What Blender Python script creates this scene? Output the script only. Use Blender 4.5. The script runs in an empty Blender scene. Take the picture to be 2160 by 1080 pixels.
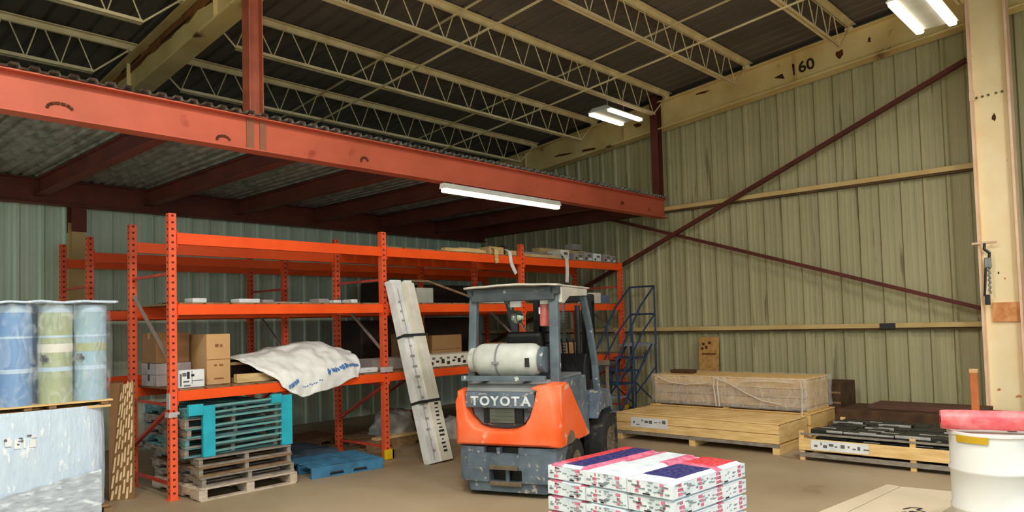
import bpy, bmesh, math, random
from mathutils import Vector, Matrix, noise
random.seed(7)
S = bpy.context.scene
COL = S.collection
R = math.radians

# ------------------------------------------------------------------ materials
def lin(c):
    def f(v):
        v /= 255.0
        return v / 12.92 if v <= 0.04045 else ((v + 0.055) / 1.055) ** 2.4
    return (f(c[0]), f(c[1]), f(c[2]), 1.0)

MATS = {}
def mat(name, rgb, rough=0.6, metal=0.0, dark=None, scale=4.0, amt=0.5, stain=None, st_scale=2.0, st_at=0.62,
        stretch=(1, 1, 1), bump=0.0, bump_scale=40.0, spec=0.4):
    """painted / worn surface: base colour varied by noise, optional shaped stain patches, optional bump"""
    m = bpy.data.materials.new(name); m.use_nodes = True
    nt = m.node_tree; N = nt.nodes; L = nt.links
    b = N['Principled BSDF']
    b.inputs['Roughness'].default_value = rough
    b.inputs['Metallic'].default_value = metal
    b.inputs['Specular IOR Level'].default_value = spec
    tc = N.new('ShaderNodeTexCoord'); mp = N.new('ShaderNodeMapping')
    mp.inputs['Scale'].default_value = stretch
    L.new(tc.outputs['Object'], mp.inputs['Vector'])
    n = N.new('ShaderNodeTexNoise'); n.inputs['Scale'].default_value = scale; n.inputs['Detail'].default_value = 5
    L.new(mp.outputs['Vector'], n.inputs['Vector'])
    mx = N.new('ShaderNodeMix'); mx.data_type = 'RGBA'
    base = lin(rgb)
    dk = lin(dark) if dark else tuple([base[i] * 0.62 for i in range(3)] + [1.0])
    rp = N.new('ShaderNodeValToRGB')
    rp.color_ramp.elements[0].position = 0.36; rp.color_ramp.elements[1].position = 0.68
    rp.color_ramp.elements[0].color = (0, 0, 0, 1); rp.color_ramp.elements[1].color = (amt, amt, amt, 1)
    L.new(n.outputs['Fac'], rp.inputs['Fac'])
    L.new(rp.outputs['Color'], mx.inputs['Factor'])
    mx.inputs['A'].default_value = base; mx.inputs['B'].default_value = dk
    out = mx.outputs['Result']
    if stain:
        n2 = N.new('ShaderNodeTexNoise'); n2.inputs['Scale'].default_value = st_scale; n2.inputs['Detail'].default_value = 8
        L.new(mp.outputs['Vector'], n2.inputs['Vector'])
        r2 = N.new('ShaderNodeValToRGB')
        r2.color_ramp.elements[0].position = st_at; r2.color_ramp.elements[1].position = st_at + 0.07
        L.new(n2.outputs['Fac'], r2.inputs['Fac'])
        m2 = N.new('ShaderNodeMix'); m2.data_type = 'RGBA'
        L.new(r2.outputs['Color'], m2.inputs['Factor']); L.new(out, m2.inputs['A'])
        m2.inputs['B'].default_value = lin(stain); out = m2.outputs['Result']
    L.new(out, b.inputs['Base Color'])
    if bump:
        n3 = N.new('ShaderNodeTexNoise'); n3.inputs['Scale'].default_value = bump_scale; n3.inputs['Detail'].default_value = 4
        L.new(mp.outputs['Vector'], n3.inputs['Vector'])
        bp = N.new('ShaderNodeBump'); bp.inputs['Strength'].default_value = bump; bp.inputs['Distance'].default_value = 0.02
        L.new(n3.outputs['Fac'], bp.inputs['Height']); L.new(bp.outputs['Normal'], b.inputs['Normal'])
    MATS[name] = m
    return m

def film_mat(name, tint=(240, 245, 250), see=0.8):
    m = bpy.data.materials.new(name); m.use_nodes = True
    nt = m.node_tree; N = nt.nodes; L = nt.links
    b = N['Principled BSDF']; b.inputs['Base Color'].default_value = lin(tint); b.inputs['Roughness'].default_value = 0.22
    tr = N.new('ShaderNodeBsdfTransparent'); ms = N.new('ShaderNodeMixShader')
    tc = N.new('ShaderNodeTexCoord'); mp = N.new('ShaderNodeMapping'); mp.inputs['Scale'].default_value = (3, 3, 1.2)
    n = N.new('ShaderNodeTexNoise'); n.inputs['Scale'].default_value = 3.5; n.inputs['Detail'].default_value = 6
    n.inputs['Distortion'].default_value = 1.5
    rp = N.new('ShaderNodeValToRGB')
    rp.color_ramp.elements[0].position = 0.45; rp.color_ramp.elements[0].color = (see, see, see, 1)
    rp.color_ramp.elements[1].position = 0.75; rp.color_ramp.elements[1].color = (see - .3, see - .3, see - .3, 1)
    L.new(tc.outputs['Object'], mp.inputs['Vector']); L.new(mp.outputs['Vector'], n.inputs['Vector'])
    L.new(n.outputs['Fac'], rp.inputs['Fac']); L.new(rp.outputs['Color'], ms.inputs['Fac'])
    bp = N.new('ShaderNodeBump'); bp.inputs['Strength'].default_value = 0.6; bp.inputs['Distance'].default_value = 0.03
    L.new(n.outputs['Fac'], bp.inputs['Height']); L.new(bp.outputs['Normal'], b.inputs['Normal'])
    L.new(b.outputs['BSDF'], ms.inputs[1]); L.new(tr.outputs['BSDF'], ms.inputs[2])
    L.new(ms.outputs['Shader'], N['Material Output'].inputs['Surface'])
    MATS[name] = m
    return m

def emit_mat(name, rgb, strength):
    m = bpy.data.materials.new(name); m.use_nodes = True
    b = m.node_tree.nodes['Principled BSDF']
    b.inputs['Base Color'].default_value = lin(rgb)
    b.inputs['Emission Color'].default_value = lin(rgb); b.inputs['Emission Strength'].default_value = strength
    MATS[name] = m
    return m

# ------------------------------------------------------------------ mesh builder
class MB:
    def __init__(s):
        s.v = []; s.f = []; s.m = []
    def add(s, vs, fs, mi=0):
        o = len(s.v); s.v += [Vector(p) for p in vs]
        for f in fs:
            s.f.append([i + o for i in f]); s.m.append(mi)
        return s
    def box(s, x0, y0, z0, x1, y1, z1, mi=0):
        vs = [(x0, y0, z0), (x1, y0, z0), (x1, y1, z0), (x0, y1, z0), (x0, y0, z1), (x1, y0, z1), (x1, y1, z1), (x0, y1, z1)]
        return s.add(vs, [(0, 3, 2, 1), (4, 5, 6, 7), (0, 1, 5, 4), (1, 2, 6, 5), (2, 3, 7, 6), (3, 0, 4, 7)], mi)
    def frame(s, p, q, up=(0, 0, 1)):
        p = Vector(p); q = Vector(q); d = (q - p).normalized(); u = Vector(up)
        if abs(d.dot(u)) > 0.99: u = Vector((1, 0, 0)) if abs(d.x) < 0.9 else Vector((0, 1, 0))
        side = d.cross(u).normalized(); u = side.cross(d).normalized()
        return p, q, d, side, u
    def sweep(s, poly, p, q, up=(0, 0, 1), mi=0):
        """extrude 2-d section (side, up) from p to q"""
        p, q, d, a, u = s.frame(p, q, up); n = len(poly)
        vs = [p + a * x + u * y for x, y in poly] + [q + a * x + u * y for x, y in poly]
        fs = [tuple(range(n))[::-1], tuple(range(n, 2 * n))] + [(i, (i + 1) % n, n + (i + 1) % n, n + i) for i in range(n)]
        return s.add(vs, fs, mi)
    def bar(s, p, q, w, h, up=(0, 0, 1), mi=0):
        return s.sweep([(-w / 2, -h / 2), (w / 2, -h / 2), (w / 2, h / 2), (-w / 2, h / 2)], p, q, up, mi)
    def tube(s, p, q, r, n=10, r2=None, mi=0):
        p, q, d, a, u = s.frame(p, q); r2 = r if r2 is None else r2
        vs = []
        for c, rr in ((p, r), (q, r2)):
            vs += [c + a * (math.cos(2 * math.pi * i / n) * rr) + u * (math.sin(2 * math.pi * i / n) * rr) for i in range(n)]
        fs = [tuple(range(n))[::-1], tuple(range(n, 2 * n))] + [(i, (i + 1) % n, n + (i + 1) % n, n + i) for i in range(n)]
        return s.add(vs, fs, mi)
    def path(s, pts, r, n=8, mi=0):
        for a, b in zip(pts[:-1], pts[1:]):
            s.tube(a, b, r, n, mi=mi)
        for c in pts[1:-1]: s.ball(c, r, 6, mi)
        return s
    def ball(s, c, r, n=10, mi=0, sx=1, sy=1, sz=1):
        c = Vector(c); vs = []; fs = []
        for j in range(n + 1):
            t = math.pi * j / n
            for i in range(n * 2):
                a = math.pi * i / n
                vs.append(c + Vector((math.sin(t) * math.cos(a) * r * sx, math.sin(t) * math.sin(a) * r * sy, math.cos(t) * r * sz)))
        w = n * 2
        for j in range(n):
            for i in range(w):
                fs.append((j * w + i, (j + 1) * w + i, (j + 1) * w + (i + 1) % w, j * w + (i + 1) % w))
        return s.add(vs, fs, mi)
    def lathe(s, prof, c=(0, 0, 0), axis=(0, 0, 1), n=28, mi=0):
        c = Vector(c); ax = Vector(axis).normalized(); t = Vector((1, 0, 0)) if abs(ax.x) < .9 else Vector((0, 1, 0))
        a = ax.cross(t).normalized(); b = ax.cross(a)
        vs = []
        for r, h in prof:
            r = max(r, 1e-4)
            for i in range(n):
                g = 2 * math.pi * i / n
                vs.append(c + ax * h + a * (r * math.cos(g)) + b * (r * math.sin(g)))
        fs = []
        for j in range(len(prof) - 1):
            for i in range(n):
                fs.append((j * n + i, j * n + (i + 1) % n, (j + 1) * n + (i + 1) % n, (j + 1) * n + i))
        fs.append(tuple(range(n))[::-1]); fs.append(tuple(range((len(prof) - 1) * n, len(prof) * n)))
        return s.add(vs, fs, mi)
    def prism(s, poly, axis, a, b, mi=0):
        """poly in the two other axes (x: (y,z), y: (x,z), z: (x,y)) extruded along axis from a to b"""
        def P(u, v, w):
            return {'x': (w, u, v), 'y': (u, w, v), 'z': (u, v, w)}[axis]
        n = len(poly)
        vs = [P(u, v, a) for u, v in poly] + [P(u, v, b) for u, v in poly]
        fs = [tuple(range(n)), tuple(range(n, 2 * n))[::-1]] + [(i, n + i, n + (i + 1) % n, (i + 1) % n) for i in range(n)]
        return s.add(vs, fs, mi)
    def ibeam(s, p, q, depth, fw, tf, tw, up=(0, 0, 1), mi=0):
        h = depth / 2; w = fw / 2; t = tw / 2
        poly = [(-w, -h), (w, -h), (w, -h + tf), (t, -h + tf), (t, h - tf), (w, h - tf), (w, h), (-w, h), (-w, h - tf), (-t, h - tf), (-t, -h + tf), (-w, -h + tf)]
        return s.sweep(poly, p, q, up, mi)
    def grid(s, fn, nu, nv, mi=0):
        vs = [fn(i / nu, j / nv) for j in range(nv + 1) for i in range(nu + 1)]
        w = nu + 1
        fs = [(j * w + i, j * w + i + 1, (j + 1) * w + i + 1, (j + 1) * w + i) for j in range(nv) for i in range(nu)]
        return s.add(vs, fs, mi)
    def xf(s, M):
        s.v = [M @ p for p in s.v]; return s
    def mesh(s, name, mats, smooth=None, fix=True, off=Vector((0, 0, 0))):
        me = bpy.data.meshes.new(name)
        me.from_pydata([tuple(p - off) for p in s.v], [], s.f)
        for m in (mats if isinstance(mats, (list, tuple)) else [mats]): me.materials.append(m)
        for p, k in zip(me.polygons, s.m): p.material_index = k
        if fix:
            bm = bmesh.new(); bm.from_mesh(me); bmesh.ops.recalc_face_normals(bm, faces=bm.faces); bm.to_mesh(me); bm.free()
        if smooth:
            for p in me.polygons: p.use_smooth = True
            if smooth is not True: me.set_sharp_from_angle(angle=R(smooth))
        return me

def bev(o, w, seg=2, ang=40):
    b = o.modifiers.new('bevel', 'BEVEL'); b.width = w; b.segments = seg; b.limit_method = 'ANGLE'; b.angle_limit = R(ang)
    b.use_clamp_overlap = True
    return o

def put(o, name, label=None, cat=None, group=None, kind=None):
    o.name = name
    if label: o['label'] = label
    if cat: o['category'] = cat
    if group: o['group'] = group
    if kind: o['kind'] = kind
    return o

def thing(name, label, cat, loc=(0, 0, 0), rz=0.0, group=None):
    o = bpy.data.objects.new(name, None); COL.objects.link(o); o.empty_display_size = 0.1
    o.location = loc; o.rotation_euler = (0, 0, rz)
    return put(o, name, label, cat, group)

def part(name, mb, m, parent, bevel=0, smooth=None, label=None, seg=2, kind=None):
    """mesh child; coordinates are the parent's local ones"""
    o = bpy.data.objects.new(name, mb.mesh(name, m, smooth)); COL.objects.link(o); o.parent = parent
    if bevel: bev(o, bevel, seg)
    return put(o, name, label, None, None, kind)

def solo(name, mb, m, label, cat, group=None, bevel=0, smooth=None, seg=2, kind=None):
    """a thing that is one mesh, given in world coordinates; origin put at its base"""
    xs = [p.x for p in mb.v]; ys = [p.y for p in mb.v]; zs = [p.z for p in mb.v]
    off = Vector(((min(xs) + max(xs)) / 2, (min(ys) + max(ys)) / 2, min(zs)))
    o = bpy.data.objects.new(name, mb.mesh(name, m, smooth, off=off)); COL.objects.link(o); o.location = off
    if bevel: bev(o, bevel, seg)
    return put(o, name, label, cat, group, kind)

def struct(name, mb, m, bevel=0, smooth=None):
    o = bpy.data.objects.new(name, mb.mesh(name, m, smooth)); COL.objects.link(o)
    if bevel: bev(o, bevel)
    return put(o, name, None, None, None, 'structure')

def dup(root, loc, rz=None, label=None):
    """a copy of a thing with copies of its parts and sub-parts"""
    r = root.copy(); COL.objects.link(r); r.location = loc
    if rz is not None: r.rotation_euler = (0, 0, rz)
    if label: r['label'] = label
    for ch in list(root.children):
        c = ch.copy(); COL.objects.link(c); c.parent = r
        for g in list(ch.children):
            d = g.copy(); COL.objects.link(d); d.parent = c
    return r

def text_mb(body, size, M, depth=0.004, bold=0.0, sx=1.0):
    """lettering as mesh geometry; M places the text plane (x right, y up, z out)"""
    cu = bpy.data.curves.new('lettering', 'FONT'); cu.body = body; cu.size = size; cu.extrude = depth; cu.offset = bold
    cu.align_x = 'CENTER'; cu.align_y = 'CENTER'; cu.resolution_u = 3
    ob = bpy.data.objects.new('lettering', cu); COL.objects.link(ob)
    dg = bpy.context.evaluated_depsgraph_get(); me = ob.evaluated_get(dg).to_mesh()
    mb = MB(); mb.add([Vector((v.co.x * sx, v.co.y, v.co.z)) for v in me.vertices], [tuple(p.vertices) for p in me.polygons])
    ob.evaluated_get(dg).to_mesh_clear(); bpy.data.objects.remove(ob); bpy.data.curves.remove(cu)
    return mb.xf(M)

def plane_mat(origin, xdir, ydir):
    x = Vector(xdir).normalized(); y = Vector(ydir).normalized(); z = x.cross(y)
    M = Matrix((x, y, z)).transposed().to_4x4(); M.translation = Vector(origin)
    return M

# ------------------------------------------------------------------ palette
concrete = mat('concrete floor', (172, 154, 126), 0.6, dark=(142, 122, 94), scale=0.55, amt=0.9, stain=(130, 110, 84), st_scale=1.1, st_at=0.69, bump=0.12, bump_scale=22)
panel_end = mat('olive wall panel', (176, 168, 130), 0.5, dark=(150, 144, 110), scale=1.0, amt=0.6, stretch=(1, 6, .35), stain=(124, 112, 84), st_scale=1.6, st_at=0.64)
panel_back = mat('grey green wall panel', (214, 230, 208), 0.45, dark=(172, 194, 172), scale=1.0, amt=0.6, stretch=(6, 1, .35))
roof_m = mat('brown grey roof deck', (112, 102, 92), 0.75, dark=(86, 78, 70), scale=0.8, amt=0.8)
cream = mat('cream steel paint', (214, 186, 128), 0.5, dark=(186, 150, 92), scale=1.6, amt=0.7, stain=(96, 62, 34), st_scale=2.6, st_at=0.69)
rafter_m = mat('mustard steel paint', (236, 210, 150), 0.5, dark=(206, 174, 110), scale=1.3, amt=0.9, stain=(112, 70, 34), st_scale=1.9, st_at=0.655)
column_m = mat('pale cream column paint', (255, 236, 192), 0.45, dark=(246, 214, 160), scale=2.0, amt=0.6, stain=(196, 132, 74), st_scale=3.2, st_at=0.68)
flange_m = mat('pinkish column flange paint', (248, 214, 184), 0.5, dark=(226, 178, 140), scale=3, amt=0.7)
joist_m = mat('cream joist paint', (244, 226, 180), 0.5, dark=(214, 188, 134), scale=3, amt=0.8)
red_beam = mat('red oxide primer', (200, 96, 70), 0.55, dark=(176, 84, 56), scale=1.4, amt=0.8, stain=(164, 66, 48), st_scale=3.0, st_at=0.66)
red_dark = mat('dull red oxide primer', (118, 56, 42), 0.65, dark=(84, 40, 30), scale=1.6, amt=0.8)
brace_m = mat('maroon brace paint', (100, 44, 32), 0.6, dark=(72, 32, 24), scale=3, amt=0.7)
rust = mat('rust', (104, 56, 26), 0.85, dark=(70, 38, 20), scale=9, amt=0.9)
dark_rust = mat('dark rust', (58, 36, 20), 0.9, scale=9)
galv = mat('galvanised steel', (150, 152, 150), 0.42, metal=0.6, dark=(110, 112, 112), scale=9, amt=0.8)
deck_m = mat('galvanised deck', (178, 176, 168), 0.45, metal=0.3, dark=(100, 100, 96), scale=5, amt=0.8)
orange = mat('orange rack paint', (255, 90, 26), 0.36, dark=(228, 70, 20), scale=3, amt=0.5)
orange_post = mat('orange post paint', (240, 98, 58), 0.42, dark=(218, 78, 42), scale=5, amt=0.6)
red_frame = mat('faded red rack paint', (206, 74, 56), 0.5, dark=(168, 52, 40), scale=5, amt=0.7)
hole_m = mat('slot shadow', (110, 24, 14), 0.8)
silver_brace = mat('dull silver brace', (168, 150, 142), 0.5, metal=0.3, scale=6)
yellow = mat('safety yellow', (236, 196, 24), 0.5, dark=(200, 160, 20), scale=8)
grey_tape = mat('grey tape', (196, 186, 184), 0.6)
wood_new = mat('fresh pine', (242, 206, 142), 0.65, dark=(214, 170, 104), scale=3, amt=0.8, stretch=(1.2, 1.2, 9))
wood_y = mat('pale pine boards', (240, 200, 132), 0.65, dark=(212, 166, 98), scale=4, amt=0.8, stretch=(8, .8, 8))
wood_old = mat('weathered grey wood', (152, 142, 130), 0.8, dark=(108, 98, 88), scale=5, amt=0.8, stretch=(2, 2, 6))
wood_brown = mat('brown pallet wood', (150, 118, 84), 0.8, dark=(104, 78, 52), scale=5, amt=0.8, stretch=(2, 2, 6))
wood_dark = mat('dark stained wood', (92, 62, 38), 0.8, dark=(58, 38, 24), scale=5, amt=0.9)
teal = mat('teal pallet paint', (36, 176, 196), 0.55, dark=(28, 140, 156), scale=5, amt=0.7)
teal_grey = mat('worn teal wood', (98, 152, 152), 0.75, dark=(66, 96, 100), scale=5, amt=0.9, stretch=(1, 4, 6))
blue_wood = mat('blue pallet paint', (66, 130, 168), 0.65, dark=(54, 96, 124), scale=6, amt=0.9)
blue_dark = mat('worn blue wood', (70, 92, 108), 0.75, dark=(48, 60, 70), scale=6, amt=0.9)
carton = mat('brown cardboard', (190, 146, 98), 0.75, dark=(166, 122, 78), scale=2, amt=0.6)
carton_dk = mat('dark brown cardboard', (146, 106, 68), 0.8, dark=(120, 84, 52), scale=2, amt=0.6)
carton_tan = mat('tan cardboard', (206, 162, 112), 0.75, dark=(184, 140, 94), scale=2, amt=0.6)
print_m = mat('brown box printing', (150, 96, 60), 0.8)
white_card = mat('white carton', (240, 240, 240), 0.6, dark=(198, 198, 198), scale=5, amt=0.7)
grey_card = mat('grey carton', (170, 158, 156), 0.7, dark=(140, 128, 126), scale=4, amt=0.7)
cream_card = mat('off white carton', (236, 230, 216), 0.6, dark=(214, 206, 186), scale=5, amt=0.7)
ink = mat('black ink', (38, 38, 42), 0.6)
grey_ink = mat('grey ink', (104, 104, 110), 0.6)
white_label = mat('white label', (240, 240, 238), 0.5)
tarp_m = mat('white woven sheet', (238, 237, 232), 0.5, dark=(214, 212, 206), scale=6, amt=0.5, bump=0.5, bump_scale=9)
tarp_blue = mat('blue print', (62, 118, 190), 0.55)
strap_black = mat('black strap', (44, 46, 50), 0.5)
fl_orange = mat('truck orange paint', (255, 98, 40), 0.4, dark=(250, 136, 98), scale=2.6, amt=0.8, stain=(240, 176, 140), st_scale=7.0, st_at=0.61)
fl_grey = mat('truck blue grey paint', (100, 114, 128), 0.5, dark=(68, 78, 88), scale=5, amt=0.9, stain=(172, 160, 146), st_scale=17.0, st_at=0.60)
fl_steel = mat('guard grey paint', (102, 116, 124), 0.45, dark=(66, 76, 82), scale=5, amt=0.7, stain=(196, 198, 198), st_scale=11, st_at=0.64)
fl_hood = mat('hood grey paint', (140, 142, 142), 0.5, dark=(112, 114, 114), scale=4, amt=0.7)
fl_black = mat('truck black', (22, 22, 24), 0.5)
rubber = mat('tyre rubber', (38, 37, 36), 0.85, dark=(26, 25, 24), scale=8, stain=(92, 84, 70), st_scale=7, st_at=0.6)
mud = mat('muddy steel', (124, 108, 86), 0.85, dark=(84, 74, 62), scale=7, amt=0.9)
tank_m = mat('off white tank paint', (206, 208, 200), 0.38, dark=(172, 174, 168), scale=5, amt=0.8, stain=(140, 138, 128), st_scale=6, st_at=0.68)
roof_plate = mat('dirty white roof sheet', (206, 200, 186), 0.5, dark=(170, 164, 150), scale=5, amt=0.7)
ext_red = mat('faded red', (196, 110, 104), 0.45, dark=(150, 60, 56), scale=9, amt=0.8)
mirror_m = mat('convex mirror', (210, 226, 214), 0.12, metal=0.8)
ladder_blue = mat('blue ladder paint', (48, 74, 108), 0.45, dark=(34, 48, 72), scale=6, amt=0.7)
ladder_step = mat('bare step edge', (170, 176, 186), 0.4, metal=0.4, scale=8)
roll_blue = mat('blue roll wrapper', (118, 160, 208), 0.4, dark=(98, 138, 190), scale=2, amt=0.6, stretch=(3, 3, .5))
roll_green = mat('yellow green roll wrapper', (176, 184, 138), 0.4, dark=(150, 162, 130), scale=3, amt=0.7, stretch=(3, 3, .8))
roll_light = mat('light blue roll wrapper', (156, 190, 214), 0.4, dark=(150, 176, 176), scale=3, amt=0.7, stretch=(3, 3, .8))
band_light = mat('pale wrapper band', (190, 214, 236), 0.4)
wrap_white = mat('white blue stretch wrap', (208, 224, 240), 0.28, dark=(190, 208, 228), scale=3, amt=0.7, stretch=(4, 4, 1.2), stain=(234, 240, 246), st_scale=6, st_at=0.60, bump=0.7, bump_scale=6)
wrap_clear = mat('dusty clear wrap over rolls', (196, 204, 212), 0.32, dark=(164, 170, 180), scale=9, amt=0.9, stretch=(1, 1, 3), stain=(226, 236, 240), st_scale=6, st_at=0.58, bump=0.5, bump_scale=9)
film = film_mat('clear stretch film', see=0.93)
film2 = film_mat('hazy stretch film', (226, 222, 212), see=0.74)
lattice_m = mat('raw lath', (240, 208, 164), 0.7, dark=(214, 172, 120), scale=6, amt=0.8)
lattice_bk = mat('lath core', (138, 104, 60), 0.8, dark=(104, 76, 42), scale=6, amt=0.8)
shingle_w = mat('white bundle wrap', (228, 236, 242), 0.3, dark=(192, 206, 216), scale=9, amt=0.7, bump=0.3, bump_scale=14)
shingle_red = mat('red bundle print', (204, 30, 40), 0.35, dark=(226, 130, 138), scale=34, amt=0.5)
shingle_navy = mat('navy bundle print', (24, 30, 92), 0.35, dark=(96, 92, 150), scale=34, amt=0.6)
shingle_pink = mat('faded red bundle print', (196, 84, 116), 0.4, dark=(222, 150, 170), scale=18, amt=0.7)
shingle_grey = mat('grey bundle print', (120, 132, 140), 0.45, dark=(160, 172, 176), scale=18, amt=0.7)
drum_m = mat('white drum paint', (226, 226, 222), 0.4, dark=(210, 210, 206), scale=3, amt=0.6, stain=(140, 136, 132), st_scale=12, st_at=0.71)
drum_y = mat('mustard paint patch', (206, 166, 30), 0.5)
red_roll = mat('red plastic roll', (226, 84, 92), 0.4, dark=(240, 150, 150), scale=3, amt=0.7, stretch=(.6, 4, 4))
sheet_m = mat('off white board', (214, 198, 174), 0.65, dark=(198, 184, 156), scale=2, amt=0.7)
black_goods = mat('black plastic', (40, 40, 38), 0.45, dark=(28, 26, 24), scale=6, stain=(150, 146, 132), st_scale=6, st_at=0.66, stretch=(2, 1, 6))
osb = mat('orange osb', (206, 158, 92), 0.75, dark=(166, 118, 62), scale=14, amt=0.9)
poly_grey = mat('grey plastic sheet', (184, 180, 176), 0.45, dark=(128, 126, 124), scale=6, amt=0.8)
lumber = mat('yellow lumber', (226, 196, 140), 0.65, dark=(188, 152, 100), scale=4, amt=0.9, stretch=(1, 8, 8))
lamp_white = emit_mat('lamp tube lit', (255, 246, 222), 4.0)
lamp_warm = emit_mat('lamp tube lit warm', (255, 240, 200), 6.0)
lamp_body = mat('lamp housing', (220, 220, 214), 0.5)
SKY = 5.2
EXPO = -0.47
LAMP = 300
# ------------------------------------------------------------------ setting
XW, YW = 12.3, 12.3            # inner faces of the end wall and the back wall
def roof_z(y): return 5.985 - 0.1 * (y - 7.2)

mb = MB(); mb.box(-14, -13, -0.12, XW + .4, YW + .4, 0)
struct('floor', mb, concrete)

def ribbed(u0, u1, phase, pitch, ztop):
    """profile (u, depth) of ribbed wall sheet: tall rib each pitch with two low flutes between"""
    pts = [(u0, 0)]
    k = math.floor((u0 - phase) / pitch) - 1
    while phase + k * pitch < u1 + pitch:
        c = phase + k * pitch
        for du, d in ((-.045, 0), (-.02, .034), (.02, .034), (.045, 0), (.115, 0), (.125, .003), (.15, .003), (.16, 0), (.205, 0), (.215, .003), (.24, .003), (.25, 0)):
            if u0 < c + du < u1: pts.append((c + du, d))
        k += 1
    pts.append((u1, 0))
    return pts
mb = MB()
pts = ribbed(-7, YW, 2.52, 0.31, 6)
for (y0, d0), (y1, d1) in zip(pts[:-1], pts[1:]):
    z0, z1 = roof_z(y0) + .06, roof_z(y1) + .06
    mb.add([(XW - d0, y0, 0), (XW - d1, y1, 0), (XW - d1, y1, z1), (XW - d0, y0, z0)], [(0, 1, 2, 3)])
mb.add([(XW + .05, -7, 0), (XW + .05, YW, 0), (XW + .05, YW, roof_z(YW) + .06), (XW + .05, -7, roof_z(-7) + .06)], [(0, 1, 2, 3)])
struct('wall_right', mb, panel_end)
mb = MB()
pts = ribbed(-2.65, XW, 0.12, 0.31, 6)
zt = roof_z(YW) + .06
for (x0, d0), (x1, d1) in zip(pts[:-1], pts[1:]):
    mb.add([(x0, YW - d0, 0), (x1, YW - d1, 0), (x1, YW - d1, zt), (x0, YW - d0, zt)], [(0, 1, 2, 3)])
mb.add([(-2.65, YW + .05, 0), (XW, YW + .05, 0), (XW, YW + .05, zt), (-2.65, YW + .05, zt)], [(0, 1, 2, 3)])
struct('wall_back', mb, panel_back)
# sloping ribbed roof deck (ribs run with the slope)
mb = MB(); y0, y1 = -7.0, YW + .1
x = -6.0; prof = []
while x < XW + .1:
    prof += [(x, 0), (x + .17, 0), (x + .19, .035), (x + .23, .035)]; x += .25
prof.append((XW + .1, 0))
for (xa, da), (xb, db) in zip(prof[:-1], prof[1:]):
    mb.add([(xa, y0, roof_z(y0) + da), (xb, y0, roof_z(y0) + db), (xb, y1, roof_z(y1) + db), (xa, y1, roof_z(y1) + da)], [(0, 1, 2, 3)])
mb.add([(-6, y0, roof_z(y0) + .1), (XW + .1, y0, roof_z(y0) + .1), (XW + .1, y1, roof_z(y1) + .1), (-6, y1, roof_z(y1) + .1)], [(0, 1, 2, 3)])
struct('ceiling', mb, roof_m)
# outer walls behind the camera: loading door in the near wall, open bay in the left wall
mb = MB(); mb.prism([(-7, 0), (9.6, 0), (9.6, 3.0), (12.3, 3.0), (12.3, roof_z(12.3)), (-7, roof_z(-7))], 'x', -2.65, -2.6)
struct('wall_left', mb, panel_back)
mb = MB(); mb.prism([(-2.6, 0), (-2.2, 0), (-2.2, 4.6), (5.5, 4.6), (5.5, 0), (XW, 0), (XW, roof_z(-7)), (-2.6, roof_z(-7))], 'y', -7.05, -7)
struct('wall_front', mb, panel_back)

# ------------------------------------------------------------------ steel frame
def rafter(x, label, marks):
    ya, yb = -6.8, YW - .06
    def zc(y): return roof_z(y) - .12 - .26
    t = thing('roof_rafter', label, 'rafter', (x, 3, roof_z(3)), 0, 'roof rafters')
    off = Vector((x, 3, roof_z(3)))
    w = MB(); w.prism([(ya - 3, zc(ya) - .25 - off.z), (yb - 3, zc(yb) - .25 - off.z), (yb - 3, zc(yb) + .25 - off.z), (ya - 3, zc(ya) + .25 - off.z)], 'x', -.012, .012)
    wo = part('web', w, rafter_m, t)
    for nm, s in (('bottom_flange', -1), ('top_flange', 1)):
        f = MB(); f.sweep([(-.12, -.012), (.12, -.012), (.12, .012), (-.12, .012)], Vector((x, ya, zc(ya) + s * .255)) - off, Vector((x, yb, zc(yb) + s * .255)) - off)
        part(nm, f, rafter_m, t)
    for nm, m, poly in marks(off):
        part(nm, poly, m, wo)
    for y in (1.2, 4.6, 8.0, 10.6):
        st = MB(); st.box(-.06, y - 3 - .006, zc(y) - .24 - off.z, -.012, y - 3 + .006, zc(y) + .24 - off.z)
        part('stiffener', st, rafter_m, t)
    return t
def blob(x, y, z, ry, rz_, seed):
    rnd = random.Random(seed); m = MB()
    poly = []
    for i in range(11):
        a = 2 * math.pi * i / 11; k = rnd.uniform(.55, 1.1)
        poly.append((y + math.cos(a) * ry * k, z + math.sin(a) * rz_ * k))
    return m.prism(poly, 'x', x - .003, x)
def end_marks(off):
    r = []
    for (y, z, a, b, s) in ((8.9, 5.28, .22, .035, 1), (3.9, 5.92, .06, .09, 2), (3.45, 6.02, .03, .05, 3), (9.6, 5.3, .3, .03, 4), (6.3, 5.86, .16, .02, 5), (7.7, 5.55, .10, .05, 6)):
        r.append(('rust_mark', rust, blob(-.0125, y - off.y, z - off.z, a, b, s)))
    M = plane_mat((-.013, 4.5 - off.y, 5.86 - off.z), (0, -1, .1), (0, .1, 1))
    r.append(('hand_lettering', dark_rust, text_mb('160', .26, M, .003, .006, 1.05)))
    tri = MB(); tri.prism([(4.98 - off.y, 5.80 - off.z), (4.80 - off.y, 5.74 - off.z), (4.83 - off.y, 5.84 - off.z)], 'x', -.016, -.0125)
    r.append(('hand_lettering', dark_rust, tri))
    return r
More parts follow.
